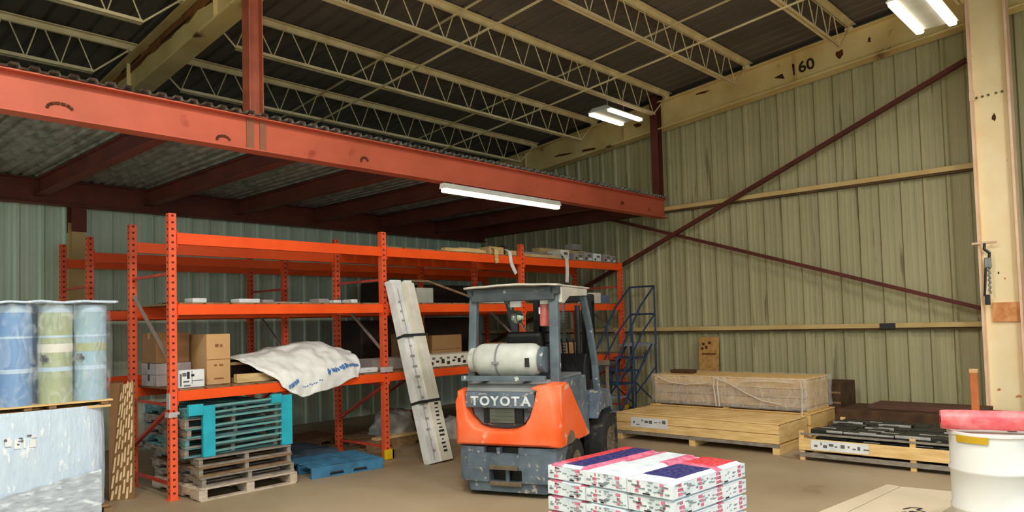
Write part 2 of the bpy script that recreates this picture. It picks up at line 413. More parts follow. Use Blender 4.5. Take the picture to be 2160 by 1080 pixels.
def left_marks(off):
    r = []
    band = MB(); rn = random.Random(77); top = []; bot = []
    for q in range(26):
        y = 12.0 - q * .25; top.append((y - off.y, roof_z(y) - .15 - off.z)); bot.append((y - off.y, roof_z(y) - .24 - rn.uniform(0, .07) - off.z))
    band.prism(top + bot[::-1], 'x', -.0145, -.0125); r.append(('rust_mark', mat('orange brown rust wash', (150, 96, 46), .8, dark=(112, 64, 28), scale=5, amt=1), band))
    for (y, z, a, b, s) in ((7.9, 5.62, .5, .035, 11), (9.1, 5.55, .6, .03, 12), (10.2, 5.45, .5, .03, 13), (6.8, 5.8, .4, .03, 14), (8.7, 5.70, .5, .012, 15), (7.3, 5.83, .6, .045, 16), (9.4, 5.64, .7, .04, 17), (10.6, 5.5, .5, .04, 18), (8.0, 5.30, .5, .02, 19)):
        bb = blob(-.0125, 0, 0, a, b, s); M = Matrix.Rotation(-.1, 4, 'X'); bb.xf(M)
        bb.xf(Matrix.Translation((0, y - off.y, z - off.z))); r.append(('rust_mark', rust if s % 2 else dark_rust, bb))
    return r
rafter(12.1, 'mustard painted roof rafter running along the top of the ribbed end wall', end_marks)
rafter(3.85, 'mustard roof rafter with long dark rust streaks, crossing the upper left', left_marks)

# cream wall column at right, seen web on
t = thing('steel_column', 'tall pale cream steel column beside the white drum at the right edge', 'column', (11.83, 1.86, 0), 0)
mb = MB(); mb.box(-.012, -.2, 0, .012, .21, 6.25); web = part('web', mb, column_m, t)
mb = MB(); mb.box(-.13, .205, 0, .13, .235, 6.25); part('flange', mb, flange_m, t)
mb = MB(); mb.box(-.13, -.235, 0, .13, -.205, 6.25); part('flange', mb, flange_m, t)
for z in (1.62,):
    mb = MB(); mb.box(-.05, -.2, 1.62, -.012, .12, 1.88); part('splice_plate', mb, mat('rusty orange plate', (232, 164, 104), .6, dark=(196, 112, 52), scale=8, amt=.9), t, label='rusty orange plate')
mb = MB()
for i, y in enumerate((.17, .1, .03, -.06, -.13)):
    mb.tube((-.03, y, 4.72 + .006 * i), (-.012, y, 4.72 + .006 * i), .016, 8)
part('bolt', mb, mud, t)
mb = MB(); mb.box(-.15, .17, 4.66, -.13, .235, 4.78); part('bracket', mb, flange_m, t)
for k, (y, z, a, b) in enumerate(((-.02, 4.42, .03, .06), (-.12, .62, .05, .022), (.1, .7, .03, .02), (-.04, 2.2, .012, .02), (.03, 2.28, .012, .02))):
    part('rust_mark', blob(-.0125, y, z, a, b, 30 + k), rust if k in (0, 4, 5) else mat('orange rust wash', (216, 150, 88), .7, scale=8) if k == 1 else MATS['orange rust wash'], web)
# hanging chain puller on the column
t = thing('lever_hoist', 'black and silver lever hoist hanging on a rod beside the cream column', 'hoist', (11.66, 1.985, 1.95))
mb = MB(); mb.tube((0, .17, .74), (0, -.12, .745), .016, 8); part('rod', mb, flange_m, t)
mb = MB(); mb.path([(0, .02, .74), (0, .03, .66), (0, -.03, .6), (0, -.02, .52)], .018, 8); part('hook', mb, strap_black, t)
mb = MB(); mb.box(-.03, -.045, .40, .03, .035, .54); part('housing', mb, galv, t, .01)
mb = MB(); mb.tube((-.01, .02, .42), (-.01, .05, .02), .016, 8); part('lever', mb, strap_black, t)
mb = MB()
for i in range(11): mb.ball((0, -.02 + .012 * (i % 2), .4 - i * .033), .017, 5, sx=.6, sz=1.3)
part('chain', mb, galv, t)
mb = MB(); mb.box(-.025, -.01, -.1, .025, .05, .04); part('bottom_hook', mb, strap_black, t, .01)

# column under the left rafter, half hidden behind the rack
t = thing('steel_column', 'cream steel column with red brown head against the back wall', 'column', (3.62, 12.1, 0), 0)
mb = MB(); mb.ibeam((0, 0, 0), (0, 0, 3.45), .2, .18, .012, .01, up=(0, 1, 0)); part('shaft', mb, cream, t)
mb = MB(); mb.ibeam((0, 0, 3.3), (0, 0, 4.9), .22, .2, .014, .012, up=(0, 1, 0)); part('head', mb, red_dark, t, label='red brown column head')

# bar joists
def joist(xa, xb, y, label):
    zt = roof_z(y) - .012; t = thing('bar_joist', label, 'joist', (xa, y, zt), 0, 'open web roof joists')
    L_ = xb - xa; D = .5
    ch = MB()
    for s in (-1, 1):
        ch.box(.0, .012 if s > 0 else -.08, -.012, L_, .08 if s > 0 else -.012, 0)
        ch.box(.0, .012 if s > 0 else -.02, -.08, L_, .02 if s > 0 else -.012, -.012)
    part('top_chord', ch, joist_m, t)
    bc = MB(); e = .55
    for s in (-1, 1):
        bc.box(e, .010 if s > 0 else -.05, -D, L_ - e, .05 if s > 0 else -.010, -D + .008)
        bc.box(e, .010 if s > 0 else -.016, -D + .008, L_ - e, .016 if s > 0 else -.010, -D + .05)
    part('bottom_chord', bc, joist_m, t)
    n = 14; w = (L_ - 2 * e) / n
    for i in range(n):
        xl = e + i * w
        m1 = MB(); m1.tube((xl, 0, -D + .02), (xl + w * .36, 0, -.03), .0078, 6); part('web_rod', m1, joist_m, t)
        m1 = MB(); m1.tube((xl + w, 0, -D + .02), (xl + w * .50, 0, -.03), .0078, 6); part('web_rod', m1, joist_m, t)
    for xs, xe in ((.06, e), (L_ - .06, L_ - e)):
        m1 = MB(); m1.tube((xs, 0, -.04), (xe, 0, -D + .02), .012, 6); part('web_rod', m1, joist_m, t)
    se = MB(); se.box(-.02, -.06, -.108, .12, .06, -.065); se.box(L_ - .12, -.06, -.108, L_ + .02, .06, -.065); part('bearing_seat', se, joist_m, t)
    return t
jl = {3.71: 'pale bar joist seated on the end rafter, nearest the twin tube lamp at upper right',
      5.41: 'second pale bar joist counted from the upper right lamp',
      7.0: 'pale bar joist meeting the end rafter above the red post on the end wall',
      8.67: 'pale bar joist landing on the end rafter just left of the hanging tube lamp',
      10.29: 'pale bar joist lying low and far, second above the red platform beam',
      11.8: 'lowest farthest bar joist just above the red platform beam'}
for y, lb in jl.items(): joist(3.85, 12.08, y, lb)
for y, lb in ((2.1, 'bar joist almost overhead running to the cream column at right'),): joist(3.85, 12.08, y, lb)
for y, lb in ((8.67, 'bar joist in the far left bay crossing the top left corner of the picture'), (10.29, 'bright bar joist left of the streaked rafter'), (11.8, 'bar joist left of the streaked rafter, lowest just above the red beam')):
    joist(-2.55, 3.82, y, lb)
# bridging rods under and over the joists
def bridge(x, dz, ya, yb, label):
    m = MB()
    m.bar((x, ya, roof_z(ya) + dz), (x, yb, roof_z(yb) + dz), .022, .022)
    solo('bridging_bar', m, joist_m, label, 'bridging bar', 'joist bridging bars')
bridge(6.6, -.118, 1.2, 11.9, 'left of the two thin bridging bars along the top chords of the joists')
bridge(6.62, -.53, 1.2, 11.9, 'left of the two thin bridging bars along the bottom chords of the joists')
bridge(9.4, -.118, 1.2, 11.9, 'thin bridging bar along the joist top chords, passing the hanging lamp')
bridge(9.42, -.53, 1.2, 11.9, 'thin bridging bar along the joist bottom chords, passing the hanging lamp')

# girts and cross bracing on the end wall
for z, lb in ((3.84, 'upper cream girt running across the end wall'), (1.57, 'lower cream girt running across the end wall behind the pallets')):
    t = thing('wall_girt', lb, 'girt', (XW, 7, z), 0, 'end wall girts')
    m = MB(); m.box(-.15, -4.85, -.022, -.036, 5.2, .052); part('upper_channel', m, cream, t, .004)
    m = MB(); m.box(-.12, -4.85, -.052, -.036, 5.2, -.023); part('lower_lip', m, mat('shade brown lip %d' % int(z), (104, 80, 50), .8, dark=(70, 52, 34), scale=3, amt=.9), t)  # darker lip colour paints the shade along the girt's lower edge
m = MB(); m.box(XW - .165, 3.3, 1.535, XW - .15, 3.52, 1.62); solo('splice_clip', m, strap_black, 'small dark clip on the lower girt of the end wall', 'clip')
m = MB(); m.bar((12.02, 12.1, 1.16), (12.02, 2.16, 5.32), .012, .09, (1, 0, 0)); m.bar((12.0, 12.1, 1.2), (12.0, 2.16, 5.36), .05, .012, (1, 0, 0))
solo('diagonal_brace', m, brace_m, 'maroon angle brace climbing the end wall from the rack towards upper right', 'brace', 'end wall cross braces')
m = MB(); m.bar((12.10, 11.9, 4.87), (12.10, 2.15, 1.78), .012, .09, (1, 0, 0)); m.bar((12.08, 11.9, 4.9), (12.08, 2.15, 1.81), .05, .012, (1, 0, 0))
solo('diagonal_brace', m, brace_m, 'maroon angle brace falling across the end wall to the foot bracket of the cream column', 'brace', 'end wall cross braces')

# ------------------------------------------------------------------ mezzanine platform
t = thing('platform_edge_beam', 'long bright red oxide front beam of the raised platform', 'beam', (4, 7.2, 3.665))
mb = MB(); mb.box(-6.55, -.008, .012, 8.1, .008, .345); web = part('web', mb, red_beam, t)
mb = MB(); mb.box(-6.55, -.09, 0, 8.1, .09, .014); part('bottom_flange', mb, red_beam, t)
mb = MB(); mb.box(-6.55, -.09, .343, 8.1, .09, .357); part('top_flange', mb, red_beam, t)
for k, (x, z, a, b) in enumerate(((-1.98, .10, .10, .05), (-.5, .07, .07, .045), (1.25, .1, .05, .05), (6.7, .12, .04, .05))):
    m = MB()
    for q in range(7):
        g = math.pi * (q + .5) / 7; m.tube((x + math.cos(g) * a, -.014, z + math.sin(g) * b), (x + math.cos(g + .35) * a, -.014, z + math.sin(g + .35) * b), .014, 6)
    part('rust_mark', m, rust, web)
mb = MB(); mb.box(-.25, -.022, .01, -.17, -.008, .345); mb.box(-.10, -.022, .01, -.03, -.008, .345); part('splice_plate', mb, mat('brown splice plate', (150, 96, 70), .7, dark=(110, 84, 58), scale=8), t)
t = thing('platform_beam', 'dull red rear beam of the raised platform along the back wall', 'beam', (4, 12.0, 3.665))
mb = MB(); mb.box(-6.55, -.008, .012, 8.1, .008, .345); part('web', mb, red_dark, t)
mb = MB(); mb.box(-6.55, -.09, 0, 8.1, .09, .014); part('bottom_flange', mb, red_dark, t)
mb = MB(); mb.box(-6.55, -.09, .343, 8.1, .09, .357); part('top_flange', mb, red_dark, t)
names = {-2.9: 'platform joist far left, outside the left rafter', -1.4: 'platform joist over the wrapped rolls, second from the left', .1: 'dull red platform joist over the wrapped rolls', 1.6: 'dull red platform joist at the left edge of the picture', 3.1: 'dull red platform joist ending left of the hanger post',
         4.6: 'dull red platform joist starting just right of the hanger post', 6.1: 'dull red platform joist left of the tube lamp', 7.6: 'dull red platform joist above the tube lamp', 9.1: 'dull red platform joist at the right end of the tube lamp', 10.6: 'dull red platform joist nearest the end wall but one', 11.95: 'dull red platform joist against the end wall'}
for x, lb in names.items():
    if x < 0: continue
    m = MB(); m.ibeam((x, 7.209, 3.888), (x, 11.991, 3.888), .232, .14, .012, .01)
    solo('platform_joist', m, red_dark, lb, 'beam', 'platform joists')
mb = MB(); x = -2.5; prof = []
while x < 11.95:
    prof += [(x, .008), (x + .06, .008), (x + .075, .04), (x + .135, .04)]; x += .15
for (xa, da), (xb, db) in zip(prof[:-1], prof[1:]):
    mb.add([(xa, 7.08, 4.022 + da), (xb, 7.08, 4.022 + db), (xb, 12.2, 4.022 + db), (xa, 12.2, 4.022 + da)], [(0, 1, 2, 3)])
    mb.add([(xa, 7.08, 4.03 + da), (xb, 7.08, 4.03 + db), (xb, 12.2, 4.03 + db), (xa, 12.2, 4.03 + da)], [(3, 2, 1, 0)])
solo('platform_deck', mb, deck_m, 'ribbed galvanised deck of the raised platform, seen from below', 'deck')
# hangers
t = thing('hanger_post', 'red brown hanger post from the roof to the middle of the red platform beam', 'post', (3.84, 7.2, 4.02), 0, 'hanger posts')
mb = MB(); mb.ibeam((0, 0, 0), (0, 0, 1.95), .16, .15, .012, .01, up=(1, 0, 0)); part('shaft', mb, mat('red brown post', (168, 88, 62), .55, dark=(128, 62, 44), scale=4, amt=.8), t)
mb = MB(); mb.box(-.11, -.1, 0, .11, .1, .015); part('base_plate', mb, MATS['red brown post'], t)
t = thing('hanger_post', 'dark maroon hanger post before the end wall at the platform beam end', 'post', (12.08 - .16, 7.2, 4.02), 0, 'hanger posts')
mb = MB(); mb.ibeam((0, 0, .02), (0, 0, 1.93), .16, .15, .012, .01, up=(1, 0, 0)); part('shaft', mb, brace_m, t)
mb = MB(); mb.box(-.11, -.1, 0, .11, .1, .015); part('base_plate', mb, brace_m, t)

# ------------------------------------------------------------------ lamps
def lamp(name, label, loc, L_, tubes, sus, body_w=.12, emi=lamp_white):
    t = thing(name, label, 'lamp', loc, 0)
    mb = MB(); mb.prism([(-body_w / 2, .02), (body_w / 2, .02), (body_w * .3, .09), (-body_w * .3, .09)], 'x', 0, L_); part('housing', mb, lamp_body, t)
    for dy in tubes:
        mb = MB(); mb.box(.01, dy - .045, -.03, L_ - .01, dy + .045, .02); part('tube', mb, emi, t, .018)
    for x, h in sus:
        mb = MB(); mb.tube((x, 0, .09), (x, 0, .09 + h), .006, 6); part('suspension_wire', mb, joist_m, t)
lamp('tube_lamp', 'long lit tube lamp hanging under the red platform beam', (6.45, 7.14, 3.555), 2.42, (0,), ((.2, .02), (2.2, .02)), .12, lamp_warm)
lamp('tube_lamp', 'lit twin tube lamp hanging on wires left of the maroon hanger post', (10.35, 7.36, 5.40), 1.0, (-.2, .2), ((.25, .46), (.75, .46)), .5)
lamp('tube_lamp', 'lit twin tube lamp at the top right corner beside the cream column', (8.5, 2.02, 5.1), 1.16, (-.17, .17), ((.2, .78), (.95, .78)), .46)
# ------------------------------------------------------------------ pallet racks
XP = [3.33, 6.155, 8.985, 11.84]
LEV = [(1.15, .11), (2.085, .115), (2.862, .125)]
def rack(name, label, yf, yr, holes, tall, decks):
    t = thing(name, label, 'pallet rack', (XP[0], yf, 0), 0, 'orange pallet rack rows')
    for k, x in enumerate(XP):
        ux = x - XP[0]; d = yr - yf
        for z in (.16, 1.0, 2.42):
            b = MB(); b.box(ux - .015, .03, z - .015, ux + .015, d - .03, z + .015); part('horizontal_strut', b, red_frame, t)
        b = MB(); b.bar((ux, .04, .97), (ux, d - .04, .48), .03, .05, (1, 0, 0)); part('diagonal_brace', b, red_frame, t)
        b = MB(); b.bar((ux, d - .04, 2.22), (ux, .04, 1.46), .028, .028, (1, 0, 0)); part('diagonal_brace', b, silver_brace, t, label='dull silver diagonal brace')
        for yy in (0, d):
            p = MB(); h = tall[k]
            p.box(ux - .04, yy - .038, 0, ux + .04, yy + .038, h)
            if holes:
                z = .06
                while z < h - .03:
                    p.box(ux - .013, yy - .0395, z, ux + .013, yy - .038, z + .022, 1)
                    if yy > 0 or k == 0: p.box(ux - .0415, yy - .012, z, ux - .04, yy + .012, z + .022, 1)
                    z += .0725
            m = orange_post
            po = part('post', p, [m, hole_m], t)
            f = MB(); f.box(ux - .06, yy - .06, 0, ux + .06, yy + .06, .008); part('foot_plate', f, m, po)
    for i in range(3):
        x0 = XP[i] - XP[0] + .042; x1 = XP[i + 1] - XP[0] - .042
        for j, (z, h) in enumerate(LEV):
            for y, m in ((-.012, orange), (yr - yf + .012, orange)):
                p = MB(); p.box(x0, y - .03, z - h, x1, y + .03, z)
                for xa in (x0, x1 - .004): p.box(xa, y - .045, z - h - .04, xa + .004, y + .05, z + .03)
                part('beam', p, m, t, .004)
    for (i, j) in decks:
        x0 = XP[i] - XP[0] + .06; x1 = XP[i + 1] - XP[0] - .06; z = LEV[j][0]
        p = MB(); n = 9
        for q in range(n):
            xa = x0 + (x1 - x0) * q / n; p.box(xa + .01, -.03, z + .001, xa + (x1 - x0) / n - .03, yr - yf + .03, z + .019)
        part('deck_boards', p, wood_brown, t)
    return t
rk = rack('pallet_rack', 'front row of bright orange pallet racking, three bays wide', 8.065, 9.165, True, [3.07, 3.07, 3.07, 2.88], [(0, 0), (0, 1), (1, 0), (1, 1), (1, 2), (2, 0), (2, 1), (2, 2)])
m = MB(); m.box(XP[1] - XP[0] - .07, -.085, 0.003, XP[1] - XP[0] + .08, -.045, .13); m.box(XP[1] - XP[0] + .04, -.085, .003, XP[1] - XP[0] + .08, .06, .13)
part('post_protector', m, yellow, rk, .006, label='yellow post foot guard')
m = MB(); m.box(XP[3] - XP[0] - .06, -.085, 0.003, XP[3] - XP[0] + .08, -.045, .16); m.box(XP[3] - XP[0] + .042, -.085, .003, XP[3] - XP[0] + .08, .06, .16)
part('post_protector', m, yellow, rk, .006, label='yellow post foot guard')
m = MB(); m.box(-.055, -.05, .90, .055, .05, .93); m.box(-.05, -.048, .96, -.041, .03, 1.13); m.box(-.06, -.052, .875, .03, .05, .905); part('tape_wrap', m, grey_tape, rk, label='grey tape wrapped round the post')
m = MB(); m.box(XP[1] - XP[0] - .1, -.06, 1.165, XP[1] - XP[0] + .1, -.043, 1.235); m.box(XP[1] - XP[0] - .1, -.07, 1.165, XP[1] - XP[0] - .05, -.06, 1.225); part('tape_wrap', m, grey_tape, rk, label='grey tape wrapped round the post')
rack('pallet_rack', 'rear row of dull orange pallet racking standing behind the front row by the back wall', 10.62, 11.72, True, [3.07] * 4, [(0, 1), (1, 0), (2, 0), (1, 1), (2, 1)])

# ------------------------------------------------------------------ goods on the rack
def carton_box(name, label, cat, x0, y0, z0, x1, y1, z1, m, group=None, tape=None, marks=(), rz=0):
    cx, cy_ = (x0 + x1) / 2, (y0 + y1) / 2
    t = thing(name, label, cat, (cx, cy_, z0), rz, group)
    w, d, h = (x1 - x0) / 2, (y1 - y0) / 2, z1 - z0
    mb = MB(); mb.box(-w, -d, 0, w, d, h); part('body', mb, m, t, .006)
    if tape:
        q = MB(); q.box(-w - .001, -.03, h - .07, -w, .03, h); q.box(-w - .001, -.03, h, w + .001, .03, h + .0015); q.box(-.03, -d - .0015, h * .5 - .006, .03, -d, h * .5 + .006)
        part('tape', q, tape, t)
    for nm, mm, a0, c0, a1, c1 in marks:      # marks on the front face, fractions of width / height
        q = MB(); q.box(-w + a0 * 2 * w, -d - .003, c0 * h, -w + a1 * 2 * w, -d, c1 * h); part(nm, q, mm, t)
    return t
ZS = 1.1715
pk = [('print', print_m, .35, .74, .5, .80), ('print', print_m, .56, .74, .66, .79), ('print', print_m, .3, .36, .42, .40), ('print', print_m, .52, .36, .68, .40), ('print', print_m, .3, .1, .7, .13), ('seam', print_m, 0, .49, 1, .5)]
carton_box('cardboard_box', 'tall tan cardboard box at the front of the left shelf', 'box', 3.80, 8.26, ZS, 4.08, 9.02, 1.75, carton_tan, 'tan and brown boxes on the left shelf', carton, pk)
carton_box('cardboard_box', 'dark brown cardboard box on grey cartons behind the corner rack post', 'box', 3.39, 8.64, ZS + .262, 3.77, 9.04, 1.78, carton_dk, 'tan and brown boxes on the left shelf', carton, [('seam', print_m, 0, .5, 1, .51), ('print', print_m, .6, .66, .9, .72)])
carton_box('white_carton', 'white carton with black print beside the corner rack post', 'box', 3.42, 8.12, ZS, 3.71, 8.22, 1.365, white_card, None, None,
           [('print', grey_ink, .05, .1, .12, .8), ('print', grey_ink, .18, .3, .4, .4), ('print', ink, .32, .5, .42, .9), ('print', grey_ink, .15, .65, .3, .85), ('print', ink, .48, .62, .6, .75), ('print', grey_ink, .5, .2, .52, .95), ('print', grey_ink, .53, .36, .95, .4), ('print', grey_ink, .2, .08, .45, .16)])
g = carton_box('grey_carton', 'long grey carton lying under the dark brown box, upper of two', 'box', 3.385, 8.62, ZS + .13, 3.78, 9.05, ZS + .26, grey_card, 'grey cartons', strap_black)
g = carton_box('grey_carton', 'long grey carton on the shelf boards, lower of two', 'box', 3.385, 8.62, ZS, 3.78, 9.05, ZS + .128, grey_card, 'grey cartons', strap_black)
# stacked boards under the white sheet
for k, (x0, x1, y0, y1, z0, z1, m, lb) in enumerate((
    (4.12, 5.6, 8.3, 8.62, ZS, ZS + .045, wood_brown, 'brown board lying at the bottom of the pile under the white woven sheet'),
    (4.12, 4.9, 8.18, 8.27, ZS, ZS + .10, lumber, 'short yellow plank on the shelf edge below the white woven sheet'),
    (4.12, 5.75, 8.66, 9.0, ZS, ZS + .2, wood_dark, 'dark plank bundle under the white woven sheet'),
    (4.12, 5.9, 8.34, 9.0, ZS + .202, ZS + .24, wood_brown, 'brown board lying over the dark plank bundle'))):
    mb = MB(); mb.box(x0, y0, z0, x1, y1, z1); solo('wooden_plank', mb, m, lb, 'plank', 'planks under the white sheet', .005)

def catmull(p0, p1, p2, p3, t):
    return 0.5 * ((2 * p1) + (p2 - p0) * t + (2 * p0 - 5 * p1 + 4 * p2 - p3) * t * t + (3 * p1 - p0 - 3 * p2 + p3) * t ** 3)
def surf(rows):
    nr, nc = len(rows), len(rows[0]); P = [[Vector(p) for p in r] for r in rows]
    def g(a, i, n): return a[max(0, min(n - 1, i))]
    def fn(u, v):
        x = u * (nc - 1); i = min(int(x), nc - 2); fx = x - i
        y = v * (nr - 1); j = min(int(y), nr - 2); fy = y - j
        cs = []
        for q in range(-1, 3):
            r = g(P, j + q, nr); cs.append(catmull(g(r, i - 1, nc), g(r, i, nc), g(r, i + 1, nc), g(r, i + 2, nc), fx))
        return catmull(*cs, fy)
    return fn
rows = [[(4.13, 8.85, 1.44), (4.4, 8.9, 1.45), (4.9, 8.9, 1.50), (5.4, 8.9, 1.54), (5.85, 8.8, 1.42)],
        [(4.12, 8.62, 1.47), (4.35, 8.6, 1.47), (4.88, 8.55, 1.56), (5.38, 8.5, 1.60), (5.85, 8.45, 1.46)],
        [(4.12, 8.40, 1.475), (4.38, 8.3, 1.44), (4.84, 8.22, 1.47), (5.3, 8.2, 1.49), (5.76, 8.2, 1.42)],
        [(4.24, 8.22, 1.40), (4.5, 8.06, 1.28), (4.86, 8.0, 1.25), (5.28, 7.98, 1.28), (5.74, 8.02, 1.30)],
        [(4.52, 8.03, 1.18), (4.62, 7.97, 1.07), (4.82, 7.95, .97), (5.22, 7.95, 1.03), (5.68, 7.98, 1.14)]]
fn0 = surf(rows)
def tarp(u, v):
    p = fn0(u, v); n = noise.noise(Vector((p.x * 4.2, p.y * 4.2, p.z * 4))) * .034 + noise.noise(Vector((p.x * 11, p.y * 9, p.z * 9))) * .016 + noise.noise(Vector((p.x * 24, p.y * 16, p.z * 16))) * .006
    return p + Vector((0, -n, n))
t = thing('woven_sheet', 'white woven plastic sheet with blue print hanging over the shelf edge', 'sheet', (4.9, 8.4, ZS))
off = Vector((4.9, 8.4, ZS))
mb = MB(); mb.grid(lambda u, v: tarp(u, v) - off, 60, 44)
o = part('sheet', mb, tarp_m, t, 0, True); sm = o.modifiers.new('thick', 'SOLIDIFY'); sm.thickness = .006
def decal(u0, v0, u1, v1, w):
    m = MB(); n = 4; a = Vector((u1 - u0, v1 - v0)); pr = Vector((-a.y, a.x)).normalized() * w
    def P(u, v):
        e = .01; p = tarp(u, v); nn = (tarp(u + e, v) - p).cross(tarp(u, v + e) - p).normalized()
        if nn.y > 0: nn = -nn
        return p + nn * .012 - off
    for i in range(n):
        q0 = Vector((u0, v0)) + a * (i / n); q1 = Vector((u0, v0)) + a * ((i + 1) / n)
        m.add([P(*(q0 - pr)), P(*(q1 - pr)), P(*(q1 + pr)), P(*(q0 + pr))], [(0, 1, 2, 3)])
    return m
dm = MB()
rnd = random.Random(3)
for i in range(16):
    u = .70 + i * .017; v = .80 - i * .004 + rnd.uniform(-.01, .01)
    d = decal(u, v - rnd.uniform(.015, .03), u + rnd.uniform(.006, .016), v + rnd.uniform(.01, .035), .006); dm.add(d.v, d.f)
for i in range(8):
    u = .33 + i * .016; v = .93 - i * .012
    d = decal(u, v - .015, u + rnd.uniform(.004, .014), v + .02, .006); dm.add(d.v, d.f)
for i in range(9):
    u = .50 + i * .02; v = .885 - i * .004
    d = decal(u, v, u + .012, v + rnd.uniform(-.01, .012), .004); dm.add(d.v, d.f)
part('blue_print', dm, tarp_blue, t)

# thin flat items on the middle shelf
ZM = 2.106
for k, (x0, x1, y, h, m, lb) in enumerate((
    (3.62, 3.78, 8.2, .055, white_card, 'small pale packet alone on the middle shelf near the corner post'),
    (4.17, 4.43, 8.2, .05, white_card, 'long pale packet on the middle shelf above the tan box'),
    (4.46, 4.60, 8.18, .04, grey_card, 'short grey packet beside the long pale packet on the middle shelf'),
    (5.30, 5.46, 8.3, .06, grey_card, 'grey packet on the middle shelf near a rear post'),
    (5.47, 5.58, 8.2, .04, white_card, 'small white packet touching the grey one on the middle shelf'),
    (5.74, 5.84, 8.2, .05, white_card, 'small white packet on the middle shelf next to the yellow footed post'))):
    mb = MB(); mb.box(x0, y, ZM, x1, y + .22, ZM + h); solo('flat_packet', mb, m, lb, 'packet', 'flat packets on the middle shelf', .008)
for k, (x0, x1, y0, y1, z, m, lb) in enumerate((
    (4.7, 6.05, 8.6, 8.95, ZM, poly_grey, 'flat grey sheet bundle lying at the back of the middle shelf in the left bay'),
    (3.6, 4.6, 8.7, 9.0, ZM, wood_dark, 'flat dark board at the back of the middle shelf in the left bay'))):
    mb = MB(); mb.box(x0, y0, z, x1, y1, z + .03); solo('flat_board', mb, m, lb, 'board', None, .004)
mb = MB(); mb.box(6.82, 8.15, ZM, 7.14, 8.5, ZM + .22); solo('grey_carton', mb, mat('pale grey carton', (176, 174, 164), .7, scale=4), 'pale grey carton on the middle shelf behind the leaning white bundle', 'box', None, .008)
mb = MB(); mb.bar((7.3, 8.45, ZM + .34), (8.2, 8.2, ZM + .03), .03, .03); mb.bar((6.95, 8.5, ZM + .345), (7.3, 8.45, ZM + .34), .03, .03)
solo('wooden_batten', mb, wood_brown, 'thin bent batten leaning on the middle shelf right of the white bundle', 'batten')
mb = MB(); mb.box(8.26, 8.1, ZM, 8.6, 8.35, ZM + .035); solo('flat_packet', mb, white_card, 'pale packet on the middle shelf left of the truck roof', 'packet', 'flat packets on the middle shelf', .008)
carton_box('white_carton', 'white carton on the middle shelf right of the truck roof', 'box', 11.05, 8.2, ZM, 11.38, 8.5, ZM + .2, cream_card, None, None, [('print', grey_ink, .1, .1, .35, .3)])
carton_box('blue_grey_carton', 'small blue grey carton beside the white one at the rack end', 'box', 11.42, 8.2, ZM, 11.66, 8.5, ZM + .15, mat('blue grey carton', (112, 118, 148), .7, scale=5))

# bottom shelf, middle and right bays
spot = [('print', ink, .02 + .083 * i, .16 + .3 * ((i * 5) % 3) / 3, .065 + .083 * i, .42 + .3 * ((i * 7) % 3) / 3) for i in range(11)] + \
       [('print', grey_ink, .05 + .11 * i, .62, .09 + .11 * i, .8) for i in range(8)]
carton_box('patterned_carton', 'off white carton covered in dark marks on the bottom shelf right of the white bundle', 'box', 7.0, 8.12, ZS, 8.3, 8.6, 1.345, cream_card, None, None, spot)
carton_box('cardboard_box', 'tan box lying behind the patterned carton', 'box', 7.62, 8.75, ZS, 8.25, 9.1, 1.62, carton, 'boxes behind the forklift', None, [('seam', print_m, 0, .48, 1, .5)])
carton_box('cardboard_box', 'dark box left of the tan box behind the patterned carton', 'box', 7.1, 8.8, ZS, 7.58, 9.12, 1.66, carton_dk, 'boxes behind the forklift', carton)
carton_box('cardboard_box', 'brown box seen through the truck guard on the left', 'box', 8.65, 8.3, ZS, 9.0 - .1, 8.65, 1.46, carton, 'boxes behind the forklift', carton_tan)
carton_box('cardboard_box', 'pale box seen through the truck guard on the right', 'box', 9.75, 8.25, ZS, 10.1, 8.6, 1.42, cream_card, 'boxes behind the forklift', carton)
carton_box('cardboard_box', 'reddish brown box on the bottom shelf by the ladder', 'box', 10.3, 8.3, ZS, 10.75, 8.7, 1.4, carton, 'boxes behind the forklift', carton_tan)
carton_box('grey_carton', 'long flat pale grey carton on the bottom shelf behind the yellow footed post', 'box', 6.21, 8.4, ZS, 6.95, 8.75, 1.33, grey_card)
carton_box('white_carton', 'flat white carton between the woven sheet and the yellow footed post', 'box', 5.78, 8.12, ZS, 6.09, 8.3, 1.235, white_card, None, grey_tape)
dark_load = mat('dark brown shade load', (58, 42, 34), .6, dark=(36, 26, 22), scale=3, amt=.8)  # unseen loads added to keep the back of the rear rack dark
for k, (x0, x1, z0, h, lb) in enumerate(((7.7, 8.85, ZS, .72, 'dark brown shade load added on the rear rack behind the tan boxes'),
        (9.15, 10.5, ZS, .75, 'dark brown shade load added on the rear rack seen through the truck guard'), (8.3, 8.88, ZM, .5, 'short dark brown shade load added on rear rack middle shelf left of the truck roof'), (9.1, 11.4, ZM, .45, 'long dark brown shade load added on the rear rack middle shelf above the truck roof'))):
    t = thing('shade_load', lb, 'shade load', ((x0 + x1) / 2, 11.15, z0), 0, 'added dark loads on the rear rack')
    mb = MB(); mb.box(-(x1 - x0) / 2, -.42, 0, (x1 - x0) / 2, .42, h); part('body', mb, dark_load, t, .03)
    mb = MB()
    mb.box(-(x1 - x0) / 4, -.424, .02, -(x1 - x0) / 4 + .03, -.42, h - .02); part('strap', mb, strap_black, t)
mb = MB(); mb.box(4.5, 10.7, ZM, 5.8, 11.4, ZM + .12); solo('wrapped_bundle', mb, poly_grey, 'long grey bundle on the rear rack middle shelf', 'bundle', None, .01)

